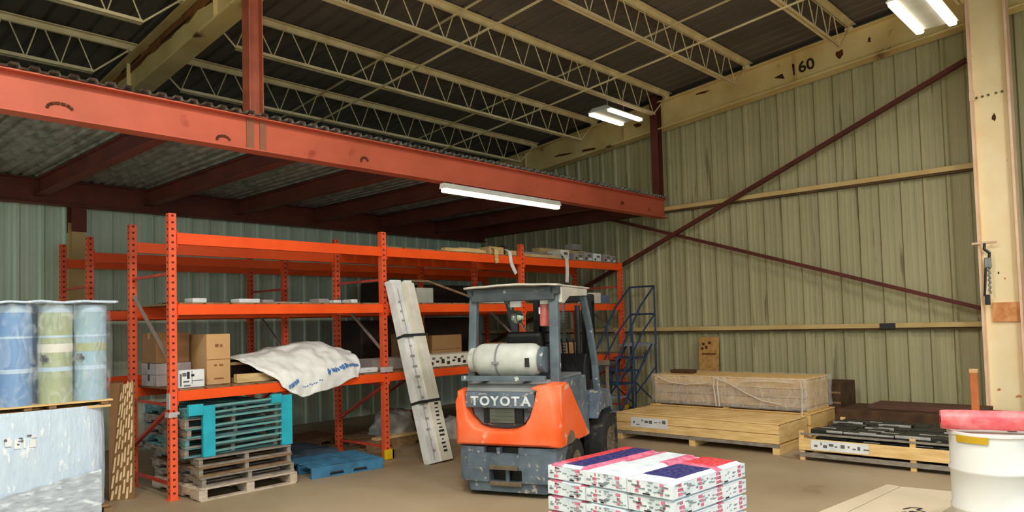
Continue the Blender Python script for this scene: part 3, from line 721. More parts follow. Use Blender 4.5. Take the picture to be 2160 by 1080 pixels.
# top shelf: lumber, rags, wrapped packs
ZT = 2.884
for k, (x0, x1, y0, y1, z0, h, m, lb) in enumerate((
    (7.35, 8.2, 8.09, 8.2, ZT, .05, lumber, 'pale board lying on top of the rack above the leaning white bundle'),
    (7.75, 8.2, 8.22, 8.34, ZT, .085, lumber, 'short pale board behind the longer one on top of the rack'),
    (8.3, 8.62, 8.1, 8.4, ZT, .12, lumber, 'pale wood block on top of the rack left of the third post'),
    (8.70, 8.95, 8.12, 8.4, ZT, .085, lumber, 'pale wood block on top of the rack touching the third post'),
    (9.1, 10.0, 8.09, 8.2, ZT, .05, lumber, 'yellow board along the top beam right of the third post'),
    (9.2, 10.1, 8.3, 8.5, ZT, .11, grey_card, 'grey plank bundle behind the yellow board on top of the rack'),
    (10.05, 11.4, 8.55, 8.75, ZT, .24, lumber, 'long yellow plank at the back of the rack top'))):
    mb = MB(); mb.box(x0, y0, z0, x1, y1, z0 + h); solo('lumber_piece', mb, m, lb, 'lumber', 'lumber on top of the rack', .006)
def lump(name, label, cat, c, r, m, seed, group=None, sq=2.6):
    mb = MB(); rx, ry, rz_ = r
    def f(u, v):
        th = u * 2 * math.pi; ph = v * math.pi / 2
        def se(a): return math.copysign(abs(a) ** (2 / sq), a)
        d = Vector((se(math.cos(th)) * math.cos(ph) ** .6, se(math.sin(th)) * math.cos(ph) ** .6, math.sin(ph)))
        k = 1 + .22 * noise.noise(d * 2.3 + Vector((seed, seed * 2, 0))) + .09 * noise.noise(d * 6 + Vector((seed, 0, seed)))
        return Vector((c[0] + d.x * rx * k, c[1] + d.y * ry * k, c[2] + max(0, d.z * rz_ * k)))
    mb.grid(f, 36, 14)
    return solo(name, mb, m, label, cat, group, 0, True)
for k, (x0, x1, h, m) in enumerate(((10.1, 10.35, .17, cream_card), (10.5, 10.78, .13, grey_card), (10.8, 11.05, .16, grey_card), (11.08, 11.32, .15, white_card), (11.42, 11.62, .15, grey_card), (11.64, 11.9 - .1, .13, grey_card))):
    nm = ['cream pack with a hanging strap on top of the rack', 'grey pack on top of the rack, first right of the cream pack', 'grey pack on top of the rack, second right of the cream pack', 'white pack on top of the rack near its right end', 'grey pack on top of the rack, last but one before the ladder', 'low grey pack at the right end of the rack top'][k]
    carton_box('small_pack', nm, 'pack', x0, 8.12, ZT, x1, 8.42, ZT + h, m, 'small packs on top of the rack', None, [('print', ink, .12, .15, .3, .4), ('print', grey_ink, .4, .5, .8, .75), ('print', white_label, .5, .1, .9, .35)])
carton_box('small_pack', 'pale pack standing high behind the others on top of the rack', 'pack', 10.95, 8.5, ZT + .242, 11.2, 8.7, ZT + .36, grey_card, 'small packs on top of the rack')
# loose straps hanging from the top shelf
def strap(pts, w, m, label):
    mb = MB()
    for a, b in zip(pts[:-1], pts[1:]): mb.bar(a, b, w, .008, (0, 1, 0))
    solo('hanging_strap', mb, m, label, 'strap', 'straps on the rack top')
strap([(8.36, 8.15, ZT + .125), (8.35, 8.01, ZT + .06), (8.34, 8.0, ZT - .06), (8.36, 8.0, ZT - .15)], .08, lumber, 'pale strap draped over the top beam left of the third post')
strap([(8.66, 8.1, ZT + .09), (8.66, 8.01, ZT + .05), (8.68, 8.0, ZT - .14), (8.78, 7.99, ZT - .31)], .07, white_card, 'pinkish white strap hanging below the top beam above the truck')
strap([(10.12, 8.11, ZT + .1), (10.12, 8.0, ZT + .0), (10.13, 8.0, ZT - .2), (10.11, 8.0, ZT - .42)], .085, cream_card, 'grey strap hanging down from the cream pack')
mb = MB(); mb.box(8.64, 8.1, ZT + .122, 8.72, 8.3, ZT + .15); mb.box(8.625, 8.14, ZT, 8.685, 8.28, ZT + .12); solo('clamp_tool', mb, strap_black, 'small black clamp standing among the wood blocks on top of the rack', 'clamp', None, .006)

# ------------------------------------------------------------------ pallets
def make_pallet(name, label, loc, L_, W_, H_, m, rz=0, group=None, boards=7, mb_m=None):
    """three stringers along y, deck boards along x on both faces"""
    t = thing(name, label, 'pallet', loc, rz, group)
    for k in range(3):
        y = [0.02, L_ / 2, L_ - .02][k]
        s = MB(); s.box(0, y - .02, .018, W_, y + .02, H_ - .018); part('stringer', s, mb_m or m, t, .003)
    for k in range(boards):
        x = (W_ - .09) * k / (boards - 1)
        s = MB(); s.box(x, 0, H_ - .018, x + .09, L_, H_); part('deck_board', s, m, t, .003)
    for x in (0, W_ / 2 - .045, W_ - .09):
        s = MB(); s.box(x, 0, 0, x + .09, L_, .018); part('base_board', s, m, t, .003)
    return t
# stack of worn pallets under the left bay (stringers run along the front)
rnd = random.Random(5)
words_ = ['bottom', 'second from the floor', 'third from the floor', 'fourth from the floor', 'fifth from the floor', 'sixth from the floor', 'seventh from the floor', 'top']
def flat_pallet(name, label, loc, Wx, Dy, H_, m, mside, rz, group):
    t = thing(name, label, 'pallet', loc, rz, group)
    for k in range(3):
        y = [.02, Dy / 2, Dy - .02][k]
        s = MB(); s.prism([(0, .016), (.22, .016), (.24, .055), (.40, .055), (.42, .016), (Wx - .42, .016), (Wx - .40, .055), (Wx - .24, .055), (Wx - .22, .016), (Wx, .016), (Wx, H_ - .016), (0, H_ - .016)], 'y', y - .02, y + .02)
        part('stringer', s, mside, t)
    for k in range(7):
        y = (Dy - .09) * k / 6
        s = MB(); s.box(0, y, H_ - .016, Wx, y + .09, H_); part('deck_board', s, m, t, .002)
    for y in (0, Dy / 2 - .045, Dy - .09):
        s = MB(); s.box(0, y, 0, Wx, y + .09, .016); part('base_board', s, m, t, .002)
    return t
def front_pallet(name, label, loc, Wx, Dy, H_, m, mside, rz, group, block=False):
    """pallet with the stringers running front to back and the deck boards lying across"""
    t = thing(name, label, 'pallet', loc, rz, group)
    for k in range(3):
        x = [.03, Wx / 2, Wx - .03][k]; w = .045 if block else .022
        s = MB(); s.prism([(0, .014), (.2, .014), (.22, .045), (.38, .045), (.40, .014), (Dy - .4, .014), (Dy - .38, .045), (Dy - .22, .045), (Dy - .2, .014), (Dy, .014), (Dy, H_ - .014), (0, H_ - .014)], 'x', x - w, x + w)
        part('stringer', s, mside, t)
    for k in range(7):
        y = (Dy - .1) * k / 6 ; s = MB(); e = rnd.uniform(-.012, .012)
        s.box(e, y - .008, H_ - .016, Wx + e, y + .09, H_); part('deck_board', s, m, t, .002)
    for y in (0, Dy / 2 - .045, Dy - .09):
        s = MB(); s.box(0, y - .004, 0, Wx, y + .09, .016); part('base_board', s, m, t, .002)
    return t
pale_wood = mat('pale weathered wood', (206, 188, 168), 0.8, dark=(164, 146, 126), scale=5, amt=0.8, stretch=(2, 2, 6))
base = [(pale_wood, pale_wood), (wood_old, wood_old), (wood_brown, wood_old), (wood_old, wood_old), (teal_grey, wood_old), (wood_old, teal_grey), (teal_grey, wood_old), (wood_old, wood_old), (teal_grey, teal_grey)]
zs = [0, .135, .235, .335, .43, .535, .64, .745, .85]
for k in range(9):
    a, b = base[k]
    if k < 4: x, y = 3.455 + rnd.uniform(-.012, .02) + (.0 if k == 0 else .03), 7.70 + .045 * k
    else: x, y = 3.41 + rnd.uniform(-.02, .02), 7.93 + rnd.uniform(-.01, .02)
    wn = ('bottom', 'second from the floor', 'third from the floor', 'fourth from the floor', 'fifth from the floor', 'sixth from the floor', 'seventh from the floor', 'eighth from the floor', 'topmost')[k]
    nx = zs[k + 1] if k < 8 else .955
    front_pallet('wooden_pallet', ('pale' if k == 0 else 'worn grey' if k < 4 else 'worn teal grey') + ' pallet, %s of the stack in the corner rack bay' % wn,
                (x, y, zs[k]), 1.1 if k != 0 else 1.12, 1.2 if k < 4 else 1.12, nx - zs[k] - .0008, a, b, R(rnd.uniform(-.6, .6)), 'pallets stacked under the left bay', k == 0)
# teal half pallet standing on edge against the stack
t = thing('teal_pallet_frame', 'bright teal pallet frame standing upright against the front of the pallet stack', 'pallet', (3.57, 7.855, .431))
for x, zt_ in ((.0, .55), (.93, .58)):
    s = MB(); s.box(x, 0, 0, x + .135, .05, zt_); part('stringer', s, teal, t, .004)
s = MB(); s.box(-.16, -.01, .455, .0, .04, .575); part('end_block', s, teal, t, .004)
s = MB(); s.box(.80, -.01, .50, .93, .04, .60); part('end_block', s, teal, t, .004)
for k, z in enumerate((.04, .11, .18, .25, .32, .39, .46, .52)):
    s = MB(); s.bar((.13, .022, z + .01 + (k % 2) * .012), (.935, .022, z + .035), .02, .034, (0, 1, 0)); part('slat', s, mat('teal slat %d' % k, (92, 168, 166), .75, dark=(110, 128, 122), scale=5, amt=1, stretch=(1.5, 4, 9)), t)
# blue pallets on the floor by the stack
flat_pallet('blue_pallet', 'faded blue pallet lying flat on the floor right of the pallet stack', (4.80, 7.72, 0), .95, .85, .13, blue_wood, blue_wood, R(-9), None)
flat_pallet('dark_pallet', 'dark worn pallet lying behind the faded blue one', (4.72, 8.72, 0), 1.1, .9, .13, blue_dark, blue_dark, R(-2), None)
# low brown pallet with bagged goods under the middle bay
flat_pallet('brown_pallet', 'low brown pallet under the middle rack bay carrying a grey bag', (6.35, 8.75, 0), 1.25, 1.0, .13, wood_brown, wood_brown, R(-6), None)
flat_pallet('brown_pallet', 'splintered brown pallet left of the yellow footed post under the rack', (5.5, 9.70, 0), 1.15, .7, .13, wood_brown, wood_brown, R(4), None)
lump('grey_bag', 'crumpled grey plastic bag on the low brown pallet', 'bag', (7.12, 9.15, .132), (.33, .3, .36), poly_grey, 2)
lump('grey_bag', 'small grey bag right of the crumpled one, behind the leaning bundle', 'bag', (7.95, 8.75, 0), (.28, .22, .3), poly_grey, 5)
mb = MB(); mb.box(6.5, 8.72, .132, 7.3, 8.85, .17); solo('wooden_plank', mb, lumber, 'pale plank across the front of the low brown pallet', 'plank', None, .004)

# white wrapped bundle leaning on the rack
t = thing('leaning_bundle', 'tall white carton bundle with black straps leaning against the rack', 'bundle', (6.40, 7.25, 0))
top = Vector((6.33 - 6.40, 7.90 - 7.25, 2.375)); d = top.normalized(); Lb = top.length
sx = Vector((1, .08, 0)); sx = (sx - d * sx.dot(d)).normalized(); sy = d.cross(sx)
if sy.y < 0: sy = -sy
M = Matrix((sx, sy, d)).transposed().to_4x4()
for k, (a, b, c, e, m) in enumerate(((-.19, -.03, -.03, .10, white_card), (-.025, .19, -.06, .10, cream_card))):
    mb = MB(); mb.box(a, c, .01, b, e, Lb - .02 * k); mb.box((a + b) / 2 - .01, c - .002, .05, (a + b) / 2 + .01, c, Lb - .1, 1)
    mb.xf(M); part('carton', mb, [m, grey_tape if k == 0 else white_card], t, .01)
for z in (Lb * .685, Lb * .32):
    mb = MB(); mb.box(-.197, -.067, z, .197, .106, z + .035); mb.xf(M); part('strap', mb, strap_black, t)
mb = MB(); mb.box(-.195, -.02, Lb - .02, .0, .11, Lb + .03); mb.box(.03, -.05, Lb - .03, .17, .1, Lb + .02); mb.xf(M); part('end_cap', mb, white_card, t, .008)
rnd = random.Random(11); mb = MB()
for i in range(13):
    z = .12 + i * .052; mb.box(.05 + rnd.uniform(-.01, .02), -.064, z, .09 + rnd.uniform(.0, .05), -.06, z + rnd.uniform(.012, .03))
mb.xf(M); part('print', mb, ink, t)
rnd = random.Random(12); mb = MB()
for i in range(12): mb.box(-.13 + rnd.uniform(-.02, .06), -.034, .15 + i * .14, -.10 + rnd.uniform(0, .05), -.03, .15 + i * .14 + .03)
for i in range(3): mb.box(-.15, -.034, 1.9 + .13 * i, -.11, -.03, 1.93 + .13 * i)
mb.xf(M); part('print', mb, grey_card, t)

# ------------------------------------------------------------------ left: wrapped roll pallets
t = thing('wrapped_pallet_load', 'pallet load shrink wrapped in white blue film, under the standing blue rolls', 'wrapped pallet', (2.06, 8.5, 0))
mb = MB(); W2, D2 = .60, .62
for x in (-W2 + .02, 0, W2 - .02): mb.box(x - .04, -D2 + .02, .018, x + .04, D2 - .02, .10)
for y in (-D2, -.05, D2 - .1): mb.box(-W2, y, .1, W2, y + .1, .118); mb.box(-W2, y, 0, W2, y + .1, .018)
part('pallet', mb, wood_brown, t)
mb = MB()
def wrapf(u, v):
    a = u * 2 * math.pi
    ce, se = math.cos(a), math.sin(a); k = 5.0
    rr = (abs(ce) ** k + abs(se) ** k) ** (-1 / k)
    n = noise.noise(Vector((ce * 3 * rr, se * 3 * rr, v * 2 + u * 3))) * .012 + noise.noise(Vector((ce * 14 * rr + v * 6, se * 14, v * 5))) * .008
    k2 = (1 + n) * (1 - .02 * abs(v - .5))
    return Vector((ce * rr * (W2 + .02) * k2, se * rr * (D2 + .02) * k2, .06 + v * 1.035))
mb.grid(wrapf, 140, 40); o = part('wrap', mb, wrap_white, t, 0, True)
mb = MB(); mb.box(-W2, -D2, 1.07, W2, D2, 1.09); part('top_board', mb, wood_new, t)
def patch(x0, z0, x1, z1, y=-D2 - .034): 
    q = MB(); q.box(x0, y, z0, x1, y + .012, z1); return q
q = MB()
rnd = random.Random(4)
mb = MB(); mb.grid(lambda u, v: Vector((-.40 + u * .9, -D2 - .036 + noise.noise(Vector((u * 6, v * 5, 3))) * .008, .06 + v * (.29 + .13 * u + .05 * noise.noise(Vector((u * 5, 0, 1)))))), 40, 16)
part('loose_film', mb, wrap_clear, t, 0, True, label='dusty clear film at the foot of the load')
mb = MB()
for (x0, z0, w, h) in ((-.29, .80, .05, .06), (-.28, .86, .03, .02), (-.22, .77, .05, .09), (-.15, .77, .02, .08), (-.10, .77, .05, .07), (-.09, .855, .05, .02)): mb.box(x0, -D2 - .032, z0, x0 + w, -D2 - .02, z0 + h)
part('label', mb, white_label, t)
mb = MB()
for (x0, z0, w, h) in ((-.295, .845, .02, .02), (-.19, .83, .04, .012), (-.185, .855, .03, .01), (-.12, .87, .035, .014), (-.2, .8, .02, .015)): mb.box(x0, -D2 - .034, z0, x0 + w, -D2 - .02, z0 + h)
part('print', mb, grey_ink, t)
# pallet carrying the standing rolls
t = thing('wooden_pallet', 'pale pallet edge between the wrapped load and the blue rolls', 'pallet', (2.06, 8.5, 1.098))
for x in (-.59, -.1, .1, .55):
    s = MB(); s.box(x - .03, -.6, 0, x + .03, .6, .03); part('stringer', s, wood_brown, t)
for k in range(5):
    s = MB(); s.box(-.6, -.61 + k * .275, .03, .62, -.49 + k * .275, .045); part('deck_board', s, wood_new, t)
ZR = 1.144
def roll(loc, m, label, rad, h=.93, rz=0):
    t = thing('wrapped_roll', label, 'roll', loc, rz, 'rolls standing on the left pallet')
    mb = MB(); mb.lathe([(rad * .3, 0), (rad, 0), (rad, h), (rad * .35, h), (rad * .3, h - .03), (0.01, h - .03)], n=32); part('roll_body', mb, m, t, 0, 40)
    mb = MB(); mb.lathe([(rad + .002, .30), (rad + .002, .34), (rad + .001, .34)], n=32); mb.lathe([(rad + .002, .62), (rad + .002, .635), (rad + .001, .64)], n=32); mb.lathe([(rad + .002, .86), (rad + .002, .92), (rad + .001, .92)], n=32); part('wrapper_band', mb, band_light, t, 0, 40)
    return t
fr = [(1.60, .14, roll_blue, 'blue roll at the left edge of the standing row'), (1.885, .14, roll_blue, 'blue roll, second from the left in the standing row'),
      (2.22, .145, roll_green, 'yellow green roll in the middle of the standing row'), (2.525, .145, roll_light, 'light blue and green roll at the right end of the standing row')]
for x, r_, m, lb in fr: 
    t = roll((x, 8.05, ZR), m, lb, r_)
    if m is roll_green or m is roll_light:
        q = MB(); q.box(-.145, -.06, .40, -.09, -.13, .43); q.box(-.14, -.07, .43, -.11, -.125, .46); part('print', q, ink, t)
        q = MB(); q.lathe([(r_ + .0015, .48), (r_ + .0015, .56), (r_ + .001, .56)], n=32); part('wrapper_band', q, roll_green if m is roll_light else cream_card, t, 0, 40)
for x, m, lb in ((1.74, roll_blue, 'blue roll standing behind the left pair of the front row'), (2.05, roll_blue, 'blue roll peeking between the blue and the yellow green rolls'), (2.37, roll_light, 'pale roll standing behind the gap at the right of the row')):
    roll((x, 8.335, ZR), m, lb, .14)
t = thing('stretch_film', 'clear stretch film with a white top fold around the standing rolls', 'film', (2.06, 8.3, ZR))
mb = MB()
def filmf(u, v):
    a = u * 2 * math.pi; ce, se = math.cos(a), math.sin(a); k = 6.0
    rr = (abs(ce) ** k + abs(se) ** k) ** (-1 / k)
    n = noise.noise(Vector((ce * 4, se * 4, v * 3))) * .012
    bulge = .035 * math.sin(v * math.pi) if (ce > .6) else 0
    return Vector((ce * rr * (.635 + n + bulge), -.005 + se * rr * (.435 + n), .0 + v * .955))
mb.grid(filmf, 120, 26); part('wrap', mb, film, t, 0, True)
mb = MB(); mb.grid(lambda u, v: Vector((-.66 + u * 1.32, -.45 + .86 * v, .955 + noise.noise(Vector((u * 7, v * 6, 0))) * .02 + .012)), 40, 20)
o = part('top_fold', mb, wrap_white, t, 0, True); o.modifiers.new('thick', 'SOLIDIFY').thickness = .02

# lath bundle on edge between the wrapped load and the rack
t = thing('lath_bundle', 'tall narrow bundle of tan laths standing between the wrapped load and the orange rack', 'bundle', (2.98, 8.52, 0), R(-20))
def flare(m):
    for p in m.v: p.x = .12 - (.12 - p.x) * (1 - .48 * max(0, min(1, p.z / 1.25)))
    return m
mb = MB(); mb.box(-.12, .02, 0, .02, .30, 1.25); part('side_sheet', mb, carton_dk, t, label='plain brown side sheet')
mb = MB(); mb.box(-.115, .006, .0, .12, .06, 1.24); part('core', flare(mb), lattice_bk, t)
mb = MB(); mb.box(.105, .0, .0, .125, .30, 1.25); part('edge_board', mb, lattice_bk, t)
rnd = random.Random(8)
for c in range(6):
    z0 = .005 + (c % 2) * .06
    while z0 < 1.2:
        h = rnd.uniform(.08, .16); x0 = -.113 + c * .037 + rnd.uniform(-.004, .004)
        s = MB(); s.add([(x0, 0, z0), (x0 + .022, 0, z0 + .01), (x0 + .022, .012, z0 + .01), (x0, .012, z0), (x0 + .008, 0, z0 + h), (x0 + .028, 0, min(1.25, z0 + h + .01)), (x0 + .028, .012, min(1.25, z0 + h + .01)), (x0 + .008, .012, z0 + h)], [(0, 3, 2, 1), (4, 5, 6, 7), (0, 1, 5, 4), (1, 2, 6, 5), (2, 3, 7, 6), (3, 0, 4, 7)])
        part('lath', flare(s), lattice_m, t); z0 += h + rnd.uniform(.02, .06)
# ------------------------------------------------------------------ forklift (local x right, y forward, rear face at y=0)
F = thing('forklift', 'orange and grey forklift truck seen from behind, parked before the racks', 'forklift', (5.50, 5.23, 0), R(-70))
F.scale = (1.07, 1.07, 1.045)
# lower counterweight casting with tow pin opening
mb = MB()
c = .13
pl2 = [(-.53, c + .05), (-.50, .06), (-.53 + c, .005), (-.17, 0), (-.17, .22), (.17, .22), (.17, 0), (.53 - c, .005), (.50, .06), (.53, c + .05), (.53, .62), (.40, .78), (-.40, .78), (-.53, .62)]
pl1 = [(-.53, c + .05), (-.50, .06), (-.53 + c, .005), (.53 - c, .005), (.50, .06), (.53, c + .05), (.53, .62), (.40, .78), (-.40, .78), (-.53, .62)]
pl3 = [(-.53, c + .05), (-.50, .06), (-.53 + c, .005), (-.22, 0), (-.22, .12), (.14, .12), (.14, 0), (.53 - c, .005), (.50, .06), (.53, c + .05), (.53, .62), (-.53, .62)]
mb.prism(pl2, 'z', .15, .27); mb.prism(pl1, 'z', .27, .425); mb.prism(pl3, 'z', .425, .488)
mb.prism([(-.49, .18), (-.39, .03), (.39, .03), (.49, .18), (.49, .6), (-.49, .6)], 'z', .05, .15)
part('counterweight', mb, fl_grey, F, 0, 28)
mb = MB(); mb.box(-.16, -.02, .27, .13, .02, .315); mb.box(-.165, -.015, .115, .165, .03, .155); part('tow_plate', mb, mud, F, .008, label='muddy tow plate')
mb = MB(); mb.tube((0, .06, .13), (0, .06, .33), .022, 10); part('tow_pin', mb, fl_steel, F)
mb = MB(); mb.box(-.165, .10, .155, .165, .2, .27); mb.box(-.21, .06, .425, .13, .115, .48); part('tow_recess', mb, fl_black, F)
mb = MB(); mb.box(-.085, -.004, .425, -.05, .1, .485); part('rib', mb, fl_grey, F)
# orange U shaped rear cover with wings
def ucurve():
    out = [(-.545, .49), (.545, .49), (.555, .70), (.535, .95), (.475, 1.115), (.34, 1.10)]
    inn = [(.33, 1.06), (.30, .93), (.255, .80), (.20, .715), (.10, .665), (-.02, .655), (-.18, .66), (-.30, .69), (-.375, .77), (-.41, .88), (-.425, 1.0), (-.43, 1.05)]
    return out + inn + [(-.475, 1.05), (-.525, .93), (-.55, .72)]
mb = MB()
U = ucurve()
def inset(poly, k, cx, cz): return [(cx + (x - cx) * k, cz + (z - cz) * k) for x, z in poly]
n = len(U)
lay = []
for y, sh, dx in ((0.045, .0, -.05), (.0, .0, -.085), (-.02, 0, -.12)): lay.append((y, dx))
# rear plate lofted in three rings so that the outer edge rounds over
rings = []
for y, dx0 in ((.20, 0), (.08, 0), (.03, .018), (.0, .045), (-.012, .075)):
    r = []
    for i, (x, z) in enumerate(U):
        outer = i <= 5 or i >= 18
        if x < -.3 and z > .8: dx = dx0 * .2
        else: dx = dx0
        if outer:
            x2 = x - math.copysign(dx, x); z2 = z + (dx * .5 if z < .5 else -dx * .4)
        else:
            x2 = x + (dx * .3 if x > 0 else -dx * .3); z2 = z - dx * .3
        r.append(Vector((x2, y, z2)))
    rings.append(r)
vs = [p for r in rings for p in r]; fs = []
for j in range(len(rings) - 1):
    for i in range(n): fs.append((j * n + i, j * n + (i + 1) % n, (j + 1) * n + (i + 1) % n, (j + 1) * n + i))
fs.append(tuple(range((len(rings) - 1) * n, len(rings) * n))); fs.append(tuple(range(n))[::-1])
mb.add(vs, fs)
mb.prism([(.10, .49), (.10, 1.09), (.24, 1.115), (.34, 1.09), (.66, .80), (1.0, .49)], 'x', .40, .552)
mb.prism([(.10, .49), (.10, 1.03), (.24, 1.05), (.34, 1.02), (.62, .72), (.86, .49)], 'x', -.548, -.42)
part('rear_cover', mb, fl_orange, F, .012, 35)
mb = MB(); mb.prism([(.22, .497), (.26, .58), (.34, .63), (.44, .60), (.50, .497)], 'x', .5, .556); part('worn_panel', mb, mud, F, label='muddy worn panel low on the orange side')
# radiator opening
mb = MB()
mb.prism([(-.40, 1.0), (-.36, .80), (-.27, .70), (-.03, .67), (.16, .70), (.25, .82), (.30, 1.0)], 'y', .10, .16)
part('radiator_shroud', mb, fl_grey, F, .004)
mb = MB(); mb.box(-.24, .06, .715, .17, .10, .885); part('radiator_opening', mb, fl_black, F)
mb = MB(); mb.box(-.17, .045, .72, .09, .06, .875)
for z in (.75, .79, .83): mb.box(-.16, .04, z, .08, .045, z + .012)
part('radiator_grille', mb, mat('grille grey', (92, 94, 84), .7, dark=(62, 66, 60), scale=7), F, .003)
mb = MB(); mb.prism([(.02, .87), (.02, 1.0), (.05, 1.03), (.2, 1.03), (.2, .87)], 'x', -.42, .31); part('name_panel', mb, fl_grey, F, .008)
wt = mat('worn white lettering', (222, 226, 226), .5, dark=(168, 178, 184), scale=14, amt=.8)
for k, ch in enumerate('TOYOTA'):
    mb = text_mb(ch, .125, plane_mat((-.315 + k * .108, .016, .935), (1, 0, 0), (0, 0, 1)), .004, .004, 1.05)
    part('lettering', mb, wt, F, label='worn white letter ' + ch)
# hood
mb = MB(); mb.prism([(.04, 1.03), (.10, 1.09), (.24, 1.13), (1.25, 1.14), (1.25, .62), (.16, .62), (.16, 1.0)], 'x', -.425, .40); part('hood', mb, fl_hood, F, .012, 35)
# chassis, cowl, step
mb = MB(); mb.box(-.36, .78, .22, .36, 1.75, .62); mb.box(-.37, 1.5, .22, .37, 1.77, 1.02); part('chassis', mb, fl_black, F, .02)
for x0, x1, dz in ((.385, .49, .04), (-.47, -.43, 0)):
    mb = MB(); mb.prism([(1.0, .45), (.66, .79), (.40, 1.03 + dz), (.52, 1.08 + dz), (1.1, 1.08 + dz), (1.2, .46)], 'x', x0, x1); part('side_panel', mb, fl_grey, F, .006)
for x0, x1 in ((.40, .58), (-.58, -.40)):
    mb = MB(); mb.prism([(1.22, .62), (1.27, .8), (1.39, .92), (1.66, .92), (1.82, .8), (1.84, .62), (1.74, .7), (1.36, .7)], 'x', x0, x1); part('fender', mb, fl_grey, F, .01)
# wheels
def wheel(x, y, r, w, nm, hubm):
    s = 1 if x > 0 else -1
    mb = MB(); mb.lathe([(r * .45, -w / 2), (r * .9, -w / 2), (r, -w / 2 + .03), (r, w / 2 - .03), (r * .9, w / 2), (r * .45, w / 2)], (x, y, r), (1, 0, 0), 32); o = part('wheel', mb, rubber, F, 0, 40)
    mb = MB(); mb.lathe([(.02, -w / 2 - .002), (r * .5, -w / 2 - .002), (r * .55, 0), (r * .5, w / 2 + .002), (.02, w / 2 + .002)], (x, y, r), (1, 0, 0), 24); part('hub', mb, hubm, o, 0, 40)
    for k in range(5):
        a = k * 1.2566; q = MB(); q.tube((x + s * w / 2, y + math.cos(a) * r * .3, r + math.sin(a) * r * .3), (x + s * (w / 2 + .02), y + math.cos(a) * r * .3, r + math.sin(a) * r * .3), .016, 6); part('wheel_nut', q, mud, o)
wheel(-.46, .50, .27, .20, 'rear', mud); wheel(.46, .50, .27, .20, 'rear', mud)
wheel(-.50, 1.56, .33, .24, 'front', mud); wheel(.50, 1.56, .33, .24, 'front', mud)
# gas bottle lying across the hood
T = MB(); r = .165
T.lathe([(.03, -.37), (.09, -.365), (.13, -.345), (r - .005, -.30), (r, -.26), (r, .24), (r - .005, .28), (.13, .325), (.09, .345), (.03, .35)], (-.03, .24, 1.335), (1, 0, 0), 36)
tk = part('gas_bottle', T, tank_m, F, 0, 40)
q = MB(); q.lathe([(.11, -.40), (.125, -.40), (.125, -.34), (.11, -.34)], (-.03, .24, 1.335), (1, 0, 0), 28); part('collar', q, tank_m, tk, 0, 40)
q = MB(); q.lathe([(.115, .345), (.13, .345), (.13, .395), (.115, .395)], (-.03, .24, 1.335), (1, 0, 0), 28); part('foot_ring', q, fl_steel, tk, 0, 40)
q = MB(); q.lathe([(r + .001, -.02), (r + .006, -.02), (r + .006, .0), (r + .001, .0)], (-.10, .24, 1.335), (1, 0, 0), 36); q.box(-.145, .06, 1.30, -.075, .085, 1.325); part('bottle_strap', q, fl_hood, tk, 0, 40)
q = MB(); q.box(.20, .074, 1.27, .245, .10, 1.36); part('decal', q, ink, tk)
q = MB(); q.box(-.46, .02, 1.135, .42, .07, 1.185); q.box(-.46, .40, 1.135, .42, .45, 1.185); q.box(-.3, .05, 1.14, -.22, .42, 1.175); q.box(.15, .05, 1.14, .23, .42, 1.175); part('bottle_cradle', q, fl_steel, F, .004)
# overhead guard
G = MB()
for s in (-1, 1):
    G.bar((s * .455, .30, 1.06), (s * .45, .34, 1.98), .085, .075, (0, 1, 0))
part('rear_pillar', MB().bar((-.46, .28, 1.06), (-.445, .34, 2.0), .085, .075, (0, 1, 0)), fl_steel, F, .012)
part('rear_pillar', MB().bar((.44, .28, 1.06), (.425, .34, 2.0), .095, .075, (0, 1, 0)), fl_steel, F, .012)
for s in (-1, 1):
    g = MB(); pts = [(s * .46, 1.62, .85), (s * .455, 1.58, 1.2), (s * .45, 1.43, 1.62), (s * .445, 1.22, 2.0)]
    for a, b in zip(pts[:-1], pts[1:]): g.bar(a, b, .07, .07, (0, 1, 0))
    part('front_pillar', g, fl_steel, F, .01)
g = MB()
for s in (-1, 1): g.box(s * .45 - .045, .26, 1.985, s * .45 + .045, 1.26, 2.07)
g.box(-.45, .26, 1.93, .45, .33, 2.065); g.box(-.45, 1.20, 1.985, .45, 1.27, 2.065)
for k in range(6): g.box(-.4, .42 + k * .135, 2.02, .4, .455 + k * .135, 2.06)
part('guard_frame', g, mat('dark guard frame', (72, 80, 84), .5, dark=(50, 56, 60), scale=5, amt=.8, stain=(140, 144, 144), st_scale=9, st_at=.68), F, .01)
g = MB(); g.grid(lambda u, v: Vector((-.5 + u, .2 + v * 1.12, 2.085 + .02 * math.sin(math.pi * u) + .006 * noise.noise(Vector((u * 6, v * 6, 0))))), 16, 16)
o = part('rain_roof', g, roof_plate, F, 0, True, label='dirty white rain roof sheet'); o.modifiers.new('thick', 'SOLIDIFY').thickness = .02
g = MB(); g.prism([(.34, 1.90), (.34, 2.06), (1.2, 2.06), (1.20, 1.99), (.6, 1.97), (.42, 1.89)], 'x', .46, .505); part('lit_side_plate', g, roof_plate, F, .008, label='pale side plate toned as the lit side of the guard')  # pale plate puts the light on the guard's side face into colour
